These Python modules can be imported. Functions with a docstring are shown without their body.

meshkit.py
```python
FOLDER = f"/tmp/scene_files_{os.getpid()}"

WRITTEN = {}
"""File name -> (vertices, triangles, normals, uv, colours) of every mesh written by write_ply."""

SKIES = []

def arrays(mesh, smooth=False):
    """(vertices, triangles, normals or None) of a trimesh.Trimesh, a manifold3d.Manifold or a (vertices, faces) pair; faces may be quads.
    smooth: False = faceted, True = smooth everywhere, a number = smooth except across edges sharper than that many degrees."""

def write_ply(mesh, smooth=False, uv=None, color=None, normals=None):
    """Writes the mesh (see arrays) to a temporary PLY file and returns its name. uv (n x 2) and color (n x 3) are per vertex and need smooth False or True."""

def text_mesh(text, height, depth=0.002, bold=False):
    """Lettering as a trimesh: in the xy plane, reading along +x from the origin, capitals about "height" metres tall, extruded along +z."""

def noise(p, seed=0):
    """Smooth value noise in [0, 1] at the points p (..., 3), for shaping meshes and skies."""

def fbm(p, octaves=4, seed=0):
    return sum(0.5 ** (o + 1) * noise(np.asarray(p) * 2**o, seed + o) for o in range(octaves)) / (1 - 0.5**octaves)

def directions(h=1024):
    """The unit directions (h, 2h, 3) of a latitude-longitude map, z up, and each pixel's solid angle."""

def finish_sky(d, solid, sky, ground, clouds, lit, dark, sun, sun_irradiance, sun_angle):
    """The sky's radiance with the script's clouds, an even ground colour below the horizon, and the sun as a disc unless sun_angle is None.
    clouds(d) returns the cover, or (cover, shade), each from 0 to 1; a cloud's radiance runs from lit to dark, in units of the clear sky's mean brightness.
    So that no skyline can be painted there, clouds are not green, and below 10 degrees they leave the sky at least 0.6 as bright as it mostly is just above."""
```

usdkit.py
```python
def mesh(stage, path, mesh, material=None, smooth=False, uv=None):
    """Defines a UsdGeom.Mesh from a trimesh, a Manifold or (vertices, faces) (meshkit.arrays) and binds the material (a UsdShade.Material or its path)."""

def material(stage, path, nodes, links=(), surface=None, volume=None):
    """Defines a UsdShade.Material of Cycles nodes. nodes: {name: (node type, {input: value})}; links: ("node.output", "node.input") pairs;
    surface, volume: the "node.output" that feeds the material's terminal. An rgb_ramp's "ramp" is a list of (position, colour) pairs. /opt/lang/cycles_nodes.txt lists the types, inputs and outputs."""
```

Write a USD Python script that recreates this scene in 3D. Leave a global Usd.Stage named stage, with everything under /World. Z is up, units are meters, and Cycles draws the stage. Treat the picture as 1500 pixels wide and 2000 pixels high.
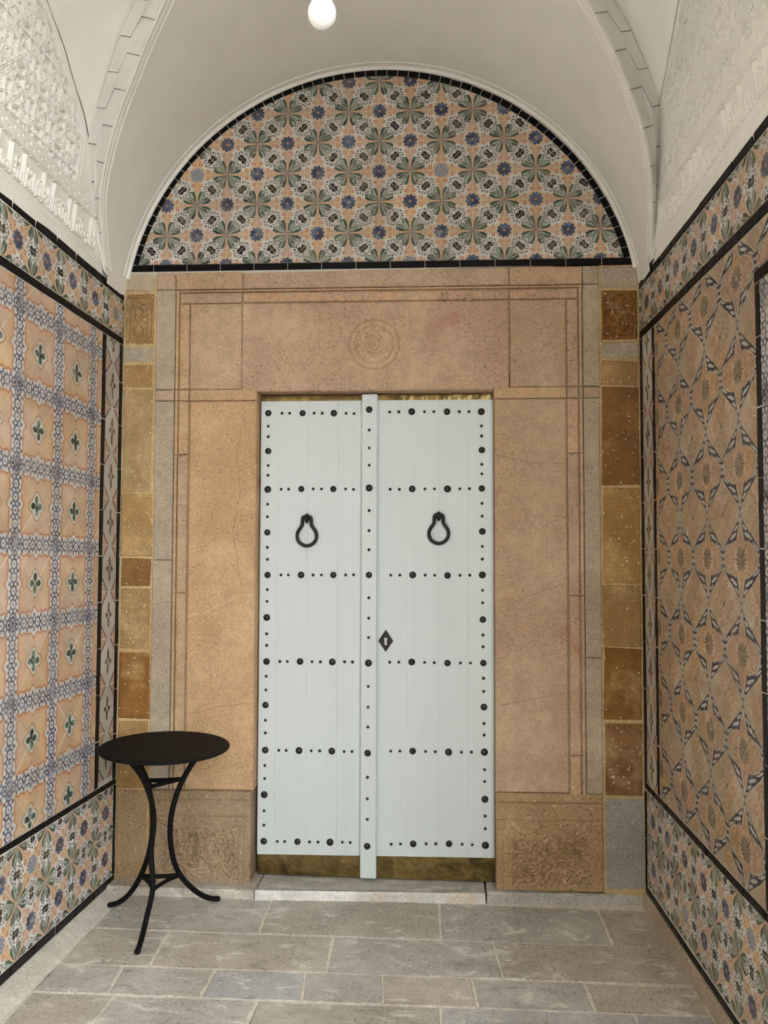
import math, random
import numpy as np
import trimesh, manifold3d
from shapely.geometry import Polygon, Point, box as sbox
import usdkit
from meshkit import noise, fbm
from pxr import Usd, UsdGeom, UsdLux, UsdShade, Gf, Sdf

stage = Usd.Stage.CreateInMemory()
UsdGeom.SetStageUpAxis(stage, UsdGeom.Tokens.z)
UsdGeom.SetStageMetersPerUnit(stage, 1.0)
UsdGeom.Xform.Define(stage, '/World')
rnd = random.Random(7)
nrg = np.random.default_rng(7)

# ---------------------------------------------------------------- camera
F_PX = 1588.703867
CAM = np.array([0.3230, -3.63136, 1.52185])
YAW, PITCH, ROLL = 0.0772094, 0.0455774, -0.0027627
def _rot(y, p, r):
    cy, sy, cp, sp, cr, sr = math.cos(y), math.sin(y), math.cos(p), math.sin(p), math.cos(r), math.sin(r)
    return (np.array([[cy, -sy, 0], [sy, cy, 0], [0, 0, 1]]) @ np.array([[1, 0, 0], [0, cp, -sp], [0, sp, cp]])
            @ np.array([[cr, 0, sr], [0, 1, 0], [-sr, 0, cr]]))
RM = _rot(YAW, PITCH, ROLL)
camera = UsdGeom.Camera.Define(stage, '/World/camera')
camera.CreateHorizontalApertureAttr(36.0)
camera.CreateVerticalApertureAttr(48.0)
camera.CreateFocalLengthAttr(36.0 * F_PX / 1500.0)
camera.CreateClippingRangeAttr(Gf.Vec2f(0.05, 200.0))
right, fwd, up = RM[:, 0], RM[:, 1], RM[:, 2]
camera.AddTransformOp().Set(Gf.Matrix4d(*right, 0, *up, 0, *(-fwd), 0, *CAM, 1))
EXPOSURE = 2.80
camera.CreateExposureAttr(EXPOSURE)

# ---------------------------------------------------------------- sky
usdkit.material(stage, '/World/Looks/sky', {
    'sky': ('sky_texture', {'sky_type': 'hosek_wilkie', 'sun_direction': (0.80, -0.38, 0.46), 'turbidity': 5.0, 'ground_albedo': 0.45}),
    'soft': ('mix', {'mix_type': 'mix', 'fac': 0.5, 'color2': (0.95, 0.98, 1.0)}),
    'bg': ('background_shader', {'strength': 2.2})},
    [('sky.color', 'soft.color1'), ('soft.color', 'bg.color')], surface='bg.background')
dome = UsdLux.DomeLight.Define(stage, '/World/sky_light')
UsdShade.MaterialBindingAPI.Apply(dome.GetPrim()).Bind(UsdShade.Material.Get(stage, '/World/Looks/sky'))

# ---------------------------------------------------------------- measured points: a pixel of the 1500 x 2000 frame -> a point on a surface
def ray(px, py): return RM @ np.array([(px - 750) / F_PX, 1.0, -(py - 1000) / F_PX])
def on_y(px, py, y=0.0):
    r = ray(px, py); return CAM + r * (y - CAM[1]) / r[1]
def on_z(px, py, z=0.0):
    r = ray(px, py); return CAM + r * (z - CAM[2]) / r[2]
XW, AL, AR = 1.172978, 0.033188, -0.034477      # half width of the porch, and how much each side wall opens towards the street
ZC, RV = 2.553, 1.18                            # axis height and radius of the vault
def on_cyl(px, py, R=RV):
    r = ray(px, py); a = r[0]**2 + r[2]**2; o = CAM - [0, 0, ZC]
    b = 2 * (o[0]*r[0] + o[2]*r[2]); c = o[0]**2 + o[2]**2 - R*R
    return CAM + r * (-b + math.sqrt(b*b - 4*a*c)) / (2*a)
LEAN = 0.12
def on_panel(px, py, side):
    """the carved panel above the tiles leans inwards a little: x = side * (XW + a*y - LEAN*(z-2.72))"""
    r = ray(px, py); a = -AL if side < 0 else AR
    n = np.array([side, -a, LEAN])
    return CAM + r * ((XW + LEAN*2.72 - n @ CAM) / (n @ r))
def panel_x(side, d, z):
    a = -AL if side < 0 else AR
    return side * (XW - a*d - LEAN*(z - 2.72))

# ---------------------------------------------------------------- scene-tree helpers
used = {}
def numbered(parent, name):
    k = (parent, name); n = used.get(k, 0); used[k] = n + 1
    return f'{parent}/{name}' if n == 0 else f'{parent}/{name}_{n:03d}'
def tag(p, label=None, cat=None, group=None, kind=None):
    p = p.GetPrim() if hasattr(p, 'GetPrim') else p
    for k, v in (('label', label), ('category', cat), ('group', group), ('kind', kind)):
        if v: p.SetCustomDataByKey(k, v)
    return p
def thing(name, label, cat, group=None, kind=None, parent='/World'):
    x = UsdGeom.Xform.Define(stage, numbered(parent, name))
    tag(x, label, cat, group, kind)
    return str(x.GetPath())
def add(parent, name, mesh, mat, uv=None, smooth=False, label=None, cat=None, kind=None, group=None):
    m = usdkit.mesh(stage, numbered(parent, name), mesh, mat, smooth=smooth, uv=uv)
    tag(m, label, cat, group, kind)
    return str(m.GetPath())

# ---------------------------------------------------------------- material graphs
class Graph:
    def __init__(self): self.nodes, self.links, self.n = {}, [], 0
    def node(self, kind, out, **ins):
        name = f'n{self.n}'; self.n += 1
        vals = {}
        for k, v in ins.items():
            if isinstance(v, V) and v.ref is None: v = v.val
            if isinstance(v, V): self.links.append((v.ref, f'{name}.{k}'))
            else: vals[k] = v
        self.nodes[name] = (kind, vals)
        return V(self, f'{name}.{out}')
    def out(self, v, o): return V(self, v.ref.split('.')[0] + '.' + o)
    def make(self, name, surface):
        return usdkit.material(stage, '/World/Looks/' + name, self.nodes, self.links, surface=surface.ref)
class V:
    def __init__(s, g, ref, val=None): s.g, s.ref, s.val = g, ref, val
    def m(s, t, *o):
        k = dict(zip(('value1', 'value2', 'value3'), (s,) + o)); return s.g.node('math', 'value', math_type=t, **k)
    def __add__(s, o): return s.m('add', o)
    __radd__ = __add__
    def __mul__(s, o): return s.m('multiply', o)
    __rmul__ = __mul__
    def __sub__(s, o): return s.m('subtract', o)
    def __rsub__(s, o): return s.g.node('math', 'value', math_type='subtract', value1=float(o), value2=s)
    def __truediv__(s, o): return s.m('divide', o)
    def abs(s): return s.m('absolute')
    def sin(s): return s.m('sine')
    def cos(s): return s.m('cosine')
    def sqrt(s): return s.m('sqrt')
    def pw(s, e): return s.m('power', float(e))
    def mn(s, o): return s.m('minimum', o)
    def mx(s, o): return s.m('maximum', o)
    def frac(s): return s.m('floored_modulo', 1.0)
    def inside(s, w=0.01):      # 1 where the value is below 0, with a soft edge of width w
        return s.g.node('map_range', 'result', range_type='linear', clamp=True, value=s, from_min=-w, from_max=w, to_min=1.0, to_max=0.0)
    def ramp(s, a, b, lo=0.0, hi=1.0):
        return s.g.node('map_range', 'result', range_type='smoothstep', clamp=True, value=s, from_min=a, from_max=b, to_min=lo, to_max=hi)
def srgb(r, g, b): return tuple((c/255/12.92 if c/255 <= .04045 else ((c/255+.055)/1.055)**2.4) for c in (r, g, b))
def mix(g, fac, a, b, t='mix'): return g.node('mix', 'color', mix_type=t, fac=fac, color1=a, color2=b)
def length(a, b): return (a*a + b*b).sqrt()
def ring(x, y, cx, cy, r, w): return (length(x - cx, y - cy) - r).abs() - w
def noise_v(g, scale, detail=3.0, rough=0.55, vec=None, dist=0.0, typ='fBM'):
    """noise in the world's coordinates; asked for twice, the same node serves"""
    if not hasattr(g, 'kept'): g.kept = {}
    key = (scale, detail, rough, vec.ref if vec is not None else None, dist)
    if key not in g.kept:
        if vec is None:
            if 'p' not in g.kept: g.kept['p'] = g.node('geometry', 'position')
            vec = g.kept['p']
        g.kept[key] = g.node('noise_texture', 'fac', vector=vec, scale=float(scale), detail=float(detail), roughness=rough, distortion=dist, type=typ)
    return g.kept[key]

def glaze(g, col, name, rough=0.22, spec=0.5, vary=0.18, val=0.84):
    """Glazed earthenware: tone varies from tile to tile, the glaze is wavy, crazed and a little worn."""
    rn = g.node('object_info', 'random')
    col = g.node('hsv', 'color', hue=rn*0.012 + 0.494, saturation=rn*0.20 + 0.66, value=((rn*7.13).frac()*vary + (1.0 - vary*0.62))*val, color=col)
    wear = noise_v(g, 30, 1).ramp(0.64, 0.74)
    col = mix(g, wear*0.30, col, srgb(214, 200, 180))
    dirt = noise_v(g, 12, 1).ramp(0.35, 0.75)
    col = mix(g, dirt*0.22, col, srgb(150, 128, 100))
    b = g.node('bump', 'normal', height=noise_v(g, 18, 0), strength=0.18, distance=0.01)
    r = dirt*0.16 + (rough - 0.04)
    return g.make(name, g.node('principled_bsdf', 'BSDF', base_color=col, roughness=r, specular_ior_level=spec, normal=b))

def uv_xy(g):
    uv = g.node('texture_coordinate', 'UV'); s = g.node('separate_xyz', 'x', vector=uv)
    return s, g.out(s, 'y')

def mat_flower():
    g = Graph(); u, v = uv_xy(g)
    X, Y = u.abs(), v.abs(); x, y = X.mx(Y), X.mn(Y)
    wob = noise_v(g, 65, 1) - 0.5
    r = length(x, y); th = v.m('arctan2', u)
    rn = g.node('object_info', 'random')
    cream = mix(g, noise_v(g, 12, 1), srgb(236, 231, 224), srgb(218, 213, 208))
    peach = mix(g, noise_v(g, 30, 1), srgb(228, 190, 146), srgb(214, 164, 114))
    perp = (x - y)*0.7071 + wob*0.025
    # peach: a ring round the flower with arms to the four corners
    w = r.ramp(0.54, 0.78, 0.175, 0.078)
    m_band = (perp - w).inside(0.012) * (r - 0.30).ramp(-0.02, 0.02)
    m_disc = (r - 0.425).inside(0.02)
    m_peach = m_band.mx(m_disc)
    col = mix(g, m_peach, cream, peach)
    hatch = ((r*70.0).sin() - 0.30).ramp(0.0, 0.5) * m_band * r.ramp(0.74, 0.80)
    col = mix(g, hatch*0.45, col, srgb(186, 128, 88))
    edge = ((perp - w).abs() - 0.011).inside(0.008) * r.ramp(0.80, 0.86)
    col = mix(g, edge*0.7, col, srgb(132, 92, 76))
    # scrolls
    d1 = length(x - 0.475, y - 0.215); a1 = (y - 0.215).m('arctan2', x - 0.475)
    spiral = (d1 - 0.072 - a1*0.010).abs() - 0.020
    sc = spiral.mn(d1 - 0.022)
    d2 = length(x - 0.585, y - 0.42)
    sc = sc.mn((d2 - 0.060).abs() - 0.016).mx(0.0 - (r - 0.36))
    col = mix(g, (d1 - 0.09).inside(0.02), col, peach)
    col = mix(g, (sc + wob*0.03).inside(0.010), col, mix(g, noise_v(g, 30, 1).ramp(0.4, 0.6), srgb(206, 124, 62), srgb(180, 94, 42)))
    # leaves springing from the corner
    a, b = 1.0 - x, 1.0 - y
    al = math.radians(20)
    l = a*math.sin(al) + b*math.cos(al) + wob*0.05; t = a*math.cos(al) - b*math.sin(al) + wob*0.03
    k = ((l - 0.10)/0.60).mx(0.0)
    wid = k*((1.0 - k*k*k).mx(0.0)).sqrt()*0.225 + (l*44.0).sin()*0.010*k
    leaf = t.abs() - wid
    inl = leaf.inside(0.012)*l.ramp(0.10, 0.14)
    lc = mix(g, t.ramp(-0.03, 0.05), srgb(158, 180, 160), srgb(58, 94, 68))
    lc = mix(g, noise_v(g, 30, 1).ramp(0.44, 0.60)*0.8, lc, srgb(30, 48, 38))
    lc = mix(g, ((t.abs() - 0.010).inside(0.008))*0.7, lc, srgb(212, 216, 204))
    col = mix(g, inl, col, lc)
    col = mix(g, ((leaf.abs() - 0.014).inside(0.010) * l.ramp(0.08, 0.14)*(l - 0.705).inside(0.01))*0.85, col, srgb(50, 46, 44))
    stalk = ((a - 0.030 - wob*0.05).abs() - 0.016).inside(0.010) * (0.58 - b).ramp(-0.02, 0.02)
    col = mix(g, stalk*0.55, col, srgb(124, 122, 112))
    star = (length(a, b) - 0.10).inside(0.03)
    col = mix(g, star*0.6, col, srgb(150, 112, 96))
    # dark buds at the middle of each edge, with dots
    bud = ((a - 0.10)/0.125).pw(2) + ((y + wob*0.14)/0.155).pw(2) - 1.0
    col = mix(g, bud.inside(0.18), col, srgb(38, 28, 34))
    dots = None
    for px, py in ((0.28, 0.07), (0.345, 0.135), (0.235, 0.20), (0.135, 0.235), (0.30, 0.225), (0.06, 0.30), (0.40, 0.03), (0.19, 0.305)):
        d_ = length(a - px, y - py); dots = d_ if dots is None else dots.mn(d_)
    col = mix(g, ((dots - 0.030 + wob*0.04).inside(0.010))*(1.0 - inl), col, srgb(40, 34, 40))
    col = mix(g, (((y - a*0.0).abs() - 0.010).inside(0.008) * (0.22 - a).ramp(-0.01, 0.01))*0.75, col, srgb(214, 208, 200))
    # the flower
    pet = (th*5.0).cos().abs()
    rf = pet.pw(0.6)*0.105 + 0.235 + wob*0.03
    col = mix(g, (r - rf - 0.035).inside(0.015), col, srgb(230, 214, 192))
    pale = rn.ramp(0.86, 0.89)
    tone = (rn*3.7).frac()
    blue = mix(g, noise_v(g, 30, 1).ramp(0.40, 0.60), srgb(36, 48, 98), mix(g, tone, srgb(54, 80, 126), srgb(86, 118, 160)))
    blue = mix(g, pale, blue, srgb(156, 166, 186))
    blue = mix(g, ((r - rf + 0.030).ramp(-0.02, 0.02).mx((0.42 - pet).ramp(0.0, 0.15)))*0.85, blue, srgb(20, 24, 56))
    col = mix(g, (r - rf).inside(0.014), col, blue)
    col = mix(g, (r - 0.058).inside(0.015), col, srgb(190, 128, 74))
    return glaze(g, col, 'flower_tile_glaze')

def mat_clover():
    """lattice coordinates: clovers at whole numbers, ribbons of blue interlace on the half lines"""
    g = Graph(); u, v = uv_xy(g)
    X = ((u + 0.5).frac() - 0.5); Y = ((v + 0.5).frac() - 0.5)
    ax, ay = X.abs(), Y.abs()
    wob = noise_v(g, 65, 1) - 0.5
    rn = g.node('object_info', 'random')
    peach = mix(g, noise_v(g, 12, 1).ramp(0.35, 0.65), srgb(220, 190, 150), srgb(204, 174, 140))
    peach = mix(g, (rn*5.3).frac()*0.5, peach, srgb(216, 160, 106))
    hatch = ((Y*230.0 + X*14.0 + wob*5.0).sin()).ramp(0.2, 0.9)
    col = mix(g, hatch*0.30, peach, srgb(196, 142, 96))
    q = ax.mx(ay); mn_ = ax.mn(ay)
    notch = (0.10 - mn_).ramp(0.0, 0.09)*0.045
    sc1 = (mn_*44.0).cos()*0.010 + notch
    edge = q - 0.382 + sc1
    halo = (edge + 0.06).ramp(-0.10, 0.06)
    col = mix(g, halo*0.55, col, srgb(214, 146, 84))
    col = mix(g, ((edge + 0.020).abs() - 0.012 + wob*0.014).inside(0.010), col, srgb(178, 102, 46))
    col = mix(g, (0.0 - edge).inside(0.008), col, srgb(212, 208, 202))
    def ribbon(p, q2):
        d = 0.5 - p
        c1 = ((q2*6.0).frac() - 0.5)/6.0; c2 = ((q2*6.0 + 0.5).frac() - 0.5)/6.0
        r1 = length(d, c1); r2 = length(d - 0.042, c2); r3 = length(d + 0.042, c2)
        f = ((r1 - 0.060).abs() - 0.013).mn((r2 - 0.034).abs() - 0.010).mn(r1 - 0.016).mn(length(d - 0.098, c2) - 0.020).mn(length((d - 0.082), c1) - 0.012)
        return (f + wob*0.012).inside(0.007)*(d - 0.125).inside(0.006)
    b_ = ribbon(ax, Y + 0.5).mx(ribbon(ay, X + 0.5))
    navy = mix(g, noise_v(g, 30, 1).ramp(0.38, 0.62), srgb(34, 42, 84), srgb(84, 100, 138))
    col = mix(g, b_*0.95, col, navy)
    cx_ = length(ax - 0.5, ay - 0.5)
    knot = (((ax + ay)*90.0).sin()*((ax - ay)*90.0).sin()).ramp(-0.05, 0.25)
    col = mix(g, knot*(cx_ - 0.105).inside(0.01)*0.9, col, navy)
    # clover in a pale oval
    r = length(X, Y); th = Y.m('arctan2', X)
    rim = r - 0.150 - (th*4.0).cos()*0.026 + wob*0.02
    col = mix(g, ((rim - 0.012).abs() - 0.011).inside(0.008), col, srgb(178, 108, 54))
    col = mix(g, rim.inside(0.008), col, srgb(206, 208, 192))
    cl = r - ((th*2.0).cos().abs()).pw(0.7)*0.135 + wob*0.02
    leaf = mix(g, ((rn*9.1).frac()*2.0 + th.sin() - 0.6).ramp(-0.2, 0.6), srgb(40, 76, 66), srgb(26, 46, 48))
    leaf = mix(g, noise_v(g, 30, 1).ramp(0.46, 0.60)*0.7, leaf, srgb(126, 154, 138))
    col = mix(g, cl.inside(0.008), col, leaf)
    return glaze(g, col, 'clover_tile_glaze', rough=0.20)

def mat_medallion():
    """lattice coordinates: medallions at whole numbers, chains of white beads on dark blue between them"""
    g = Graph(); u, v = uv_xy(g)
    wob = noise_v(g, 65, 1) - 0.5
    X = ((u + 0.5).frac() - 0.5); Y = ((v + 0.5).frac() - 0.5)
    ax, ay = X.abs() + wob*0.010, Y.abs() + wob*0.008; r = length(ax, ay); th = ay.m('arctan2', ax)
    ground = mix(g, noise_v(g, 12, 1).ramp(0.3, 0.7), srgb(210, 184, 150), srgb(194, 160, 122))
    orange = mix(g, noise_v(g, 30, 1).ramp(0.4, 0.6), srgb(196, 132, 70), srgb(172, 110, 60))
    # diamonds between the medallions
    bx, by = 0.5 - ax, 0.5 - ay
    br = length(bx, by); bt = by.m('arctan2', bx)
    orn = ring(bx, by, 0.0, 0.20, 0.045, 0.010).mn(ring(bx, by, 0.11, 0.11, 0.040, 0.010)).mn(ring(bx, by, 0.0, 0.33, 0.03, 0.009)).mn(ring(bx, by, 0.20, 0.0, 0.045, 0.010)).mn(ring(bx, by, 0.085, 0.24, 0.03, 0.009)).mn((br - 0.075 - (bt*4.0).cos()*0.03).abs() - 0.010)
    leafy = noise_v(g, 65, 1).ramp(0.52, 0.60)*0.4
    col = mix(g, leafy, ground, orange)
    col = mix(g, (orn + wob*0.02).inside(0.010), col, orange)
    col = mix(g, (br - 0.026).inside(0.01), col, srgb(104, 104, 90))
    # chain: dark blue between the medallion's outline and a swinging curve, set with white beads
    xo = ((ay*(2*math.pi)).cos()*0.247 + 0.263 + (ay*(2*math.pi)).sin()*0.040)
    body = ((1.0 - (ay/0.205).pw(2)).mx(0.0)).sqrt()*0.456
    lobe = (1.0 - (ay/0.445).pw(2)).mx(0.0)*0.118
    xm = body.mx(lobe)
    navy = mix(g, noise_v(g, 30, 1), srgb(16, 19, 44), srgb(38, 46, 84))
    col = mix(g, ((ax - xo - 0.022).inside(0.006))*0.9, col, srgb(206, 192, 170))
    col = mix(g, (ax - xo).inside(0.006), col, navy)
    mid, hw = (xm + xo)*0.5, ((xo - xm)*0.5).mx(0.001)
    bead = ((ax - mid)/(hw*0.60)).pw(2) + (((ay*15.0 + ax*4.0).frac() - 0.5)/0.35).pw(2) - 1.0
    col = mix(g, bead.inside(0.15)*(0.010 - hw).inside(0.004), col, srgb(204, 203, 198))
    # medallion
    med = ax - xm
    col = mix(g, (med - 0.004).inside(0.006), col, srgb(214, 200, 178))
    fill = mix(g, noise_v(g, 12, 1).ramp(0.3, 0.7), srgb(216, 182, 142), srgb(200, 160, 116))
    col = mix(g, (med + 0.020).inside(0.006), col, fill)
    sw = ((ax - 0.0).abs() - 0.009).mn((ay - 0.0).abs() - 0.009)
    for cx, cy, rr, ww in ((0.30, 0.075, 0.042, 0.010), (0.385, 0.055, 0.028, 0.010), (0.215, 0.125, 0.034, 0.010), (0.058, 0.225, 0.030, 0.009), (0.045, 0.305, 0.024, 0.009), (0.032, 0.375, 0.016, 0.008), (0.22, 0.045, 0.022, 0.010), (0.13, 0.165, 0.026, 0.009)):
        sw = sw.mn(ring(ax, ay, cx, cy, rr, ww))
    sw = sw.mn((ax - 0.41).abs() + ay*0.45 - 0.030).mn((ax - lobe + 0.040).abs() - 0.007)
    col = mix(g, ((sw + wob*0.02).inside(0.008)*(med + 0.024).inside(0.006)), col, orange)
    fl = r - 0.112 - (th*16.0).cos()*0.014
    col = mix(g, fl.inside(0.008), col, mix(g, ((th*16.0).cos()).ramp(-0.2, 0.6), srgb(116, 98, 76), srgb(166, 138, 106)))
    col = mix(g, ((fl.abs() - 0.010).inside(0.006)*(th*16.0).cos().ramp(-0.8, 0.0)), col, srgb(40, 42, 62))
    col = mix(g, (r - 0.03).inside(0.01), col, srgb(176, 140, 100))
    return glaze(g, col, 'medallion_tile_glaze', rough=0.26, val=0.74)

def mat_hexagon():
    """tile coordinates -1..1: a pale hexagon with a posy, orange corners"""
    g = Graph(); u, v = uv_xy(g)
    ax, ay = u.abs(), v.abs()
    wob = noise_v(g, 65, 1) - 0.5
    edge = ax - (1.04 - (ay - 0.42).mx(0.0)*1.28)
    pale = mix(g, noise_v(g, 12, 1), srgb(206, 202, 190), srgb(186, 181, 170))
    corner = mix(g, noise_v(g, 30, 1), srgb(214, 172, 134), srgb(186, 170, 154))
    co = ring(ax, ay, 1.0, 1.0, 0.30, 0.04).mn(ring(ax, ay, 1.0, 1.0, 0.14, 0.05))
    corner = mix(g, co.inside(0.02), corner, srgb(190, 118, 66))
    col = mix(g, edge.inside(0.02), corner, pale)
    col = mix(g, ((edge + 0.10).abs() - 0.02).inside(0.015), col, srgb(150, 120, 104))
    col = mix(g, ((edge + wob*0.03).abs() - 0.060).inside(0.02), col, srgb(36, 42, 76))
    r = length(u, v*0.75); th = v.m('arctan2', u)
    petal = r - ((th*4.0).cos()).mx(-0.2)*0.20 - 0.24 + wob*0.35
    col = mix(g, petal.inside(0.02)*(0.10 - r).inside(0.03), col, mix(g, noise_v(g, 30, 1).ramp(0.42, 0.58), srgb(82, 54, 40), srgb(92, 96, 76)))
    return glaze(g, col, 'hexagon_tile_glaze', rough=0.25)

def mat_black():
    g = Graph()
    return glaze_plain(g, srgb(9, 9, 10), 'black_border_glaze')
def glaze_plain(g, col, name):
    c = mix(g, noise_v(g, 60, 4).ramp(0.62, 0.78)*0.3, col, srgb(52, 50, 48))
    b = g.node('bump', 'normal', height=noise_v(g, 30, 2), strength=0.25, distance=0.006)
    return g.make(name, g.node('principled_bsdf', 'BSDF', base_color=c, roughness=0.34, specular_ior_level=0.15, normal=b))

def mat_stone(name, c1, c2, pits=0.6, vein=0.0, bump=0.35, rough=0.8, speck=0.35, fine=1.0, scuff=0.0, cracks=()):
    g = Graph()
    rn = g.node('object_info', 'random')
    p = g.node('geometry', 'position')
    big = noise_v(g, 2.2, 2, 0.6, p).ramp(0.30, 0.70)
    col = mix(g, big, c1, c2)
    mid = noise_v(g, 26, 2, 0.7, p)
    gr = noise_v(g, 95, 2, 0.75, p)
    col = mix(g, noise_v(g, 6.5, 2, 0.65, p).ramp(0.40, 0.66)*(0.30 + 0.3*(speck > 0.4)), col, tuple(x*0.68 for x in c2))
    if speck > 0.4: col = mix(g, noise_v(g, 4.0, 3, 0.7, p).ramp(0.50, 0.68)*0.55, col, srgb(206, 176, 128))
    col = mix(g, mid.ramp(0.38, 0.66)*0.40, col, tuple(x*0.66 for x in c1))
    col = mix(g, gr.ramp(0.34, 0.50, 1.0, 0.0)*0.42*fine, col, tuple(x*0.52 for x in c1))
    col = mix(g, gr.ramp(0.56, 0.70)*0.34*fine, col, tuple(min(1, x*1.35 + .05) for x in c1))
    sp = noise_v(g, 62, 1, 0.6, p)
    if speck: col = mix(g, sp.ramp(0.66, 0.74)*speck, col, srgb(236, 222, 198))
    if scuff:
        pq = g.node('mapping', 'vector', vector=p, scale=(0.75, 1.5, 1.0))
        s1 = noise_v(g, 9, 4, 0.68, pq, 0.6)
        col = mix(g, s1.ramp(0.55, 0.66)*scuff, col, srgb(226, 222, 212))
        col = mix(g, s1.ramp(0.30, 0.44, 1.0, 0.0)*scuff*0.7, col, srgb(128, 118, 104))
    if pits:
        gate = big.ramp(0.1, 0.7)
        stretched = g.node('mapping', 'vector', vector=p, scale=(1.0, 1.0, 1.7))
        pv = noise_v(g, 60, 2, 0.65, stretched)
        pm = pv.ramp(0.585, 0.64)*gate
        col = mix(g, pm*pits, col, tuple(x*0.30 for x in c1))
    if vein:
        rv = noise_v(g, 5.0, 2, 0.6, p, 0.5).ramp(0.64, 0.78)
        col = mix(g, rv*vein*0.45, col, srgb(168, 96, 76))
    if cracks:
        sp_ = g.node('separate_xyz', 'x', vector=p); pz = g.out(sp_, 'z')
        wx = (mid - 0.5)*0.020
        for pts_, tone_ in cracks:
            dist = None
            for (q0, q1) in zip(pts_[:-1], pts_[1:]):
                (x0, z0), (x1, z1) = [tuple(on_y(*q)[[0, 2]]) for q in (q0, q1)]
                dx, dz = x1 - x0, z1 - z0; l2 = dx*dx + dz*dz
                ex, ez = sp_ + wx - x0, pz + wx - z0
                t_ = ((ex*dx + ez*dz)*(1.0/l2)).mx(0.0).mn(1.0)
                d_ = length(ex - t_*dx, ez - t_*dz); dist = d_ if dist is None else dist.mn(d_)
            cm = dist.ramp(0.0005, 0.0019, 1.0, 0.0)*gr.ramp(0.32, 0.5)
            col = mix(g, cm*0.65, col, tone_)
    col = g.node('hsv', 'color', hue=0.5, saturation=rn*0.16 + 0.92, value=rn*0.16 + 0.92, color=col)
    b = g.node('bump', 'normal', height=noise_v(g, 70, 2, 0.75, p), strength=bump*1.2, distance=0.006)
    return g.make(name, g.node('principled_bsdf', 'BSDF', base_color=col, roughness=rough, specular_ior_level=0.25, normal=b))

def mat_plain(name, c, rough=0.6, bump=0.1, scale=20, vary=0.12, spec=0.3, c2=None, distance=0.01, metallic=0.0, stretch=None):
    g = Graph(); p = g.node('geometry', 'position')
    if stretch: p = g.node('mapping', 'vector', vector=p, scale=stretch)
    n = noise_v(g, scale, 2, 0.65, p)
    n2 = noise_v(g, scale*0.18, 1, 0.6, p)
    c2 = c2 or tuple(x*(1 - 2*vary) for x in c)
    col = mix(g, (n.ramp(0.35, 0.7)*0.6 + n2.ramp(0.35, 0.65)*0.4), c, c2)
    b = g.node('bump', 'normal', height=n, strength=bump, distance=distance)
    return g.make(name, g.node('principled_bsdf', 'BSDF', base_color=col, roughness=rough, specular_ior_level=spec, normal=b, metallic=metallic))

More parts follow.
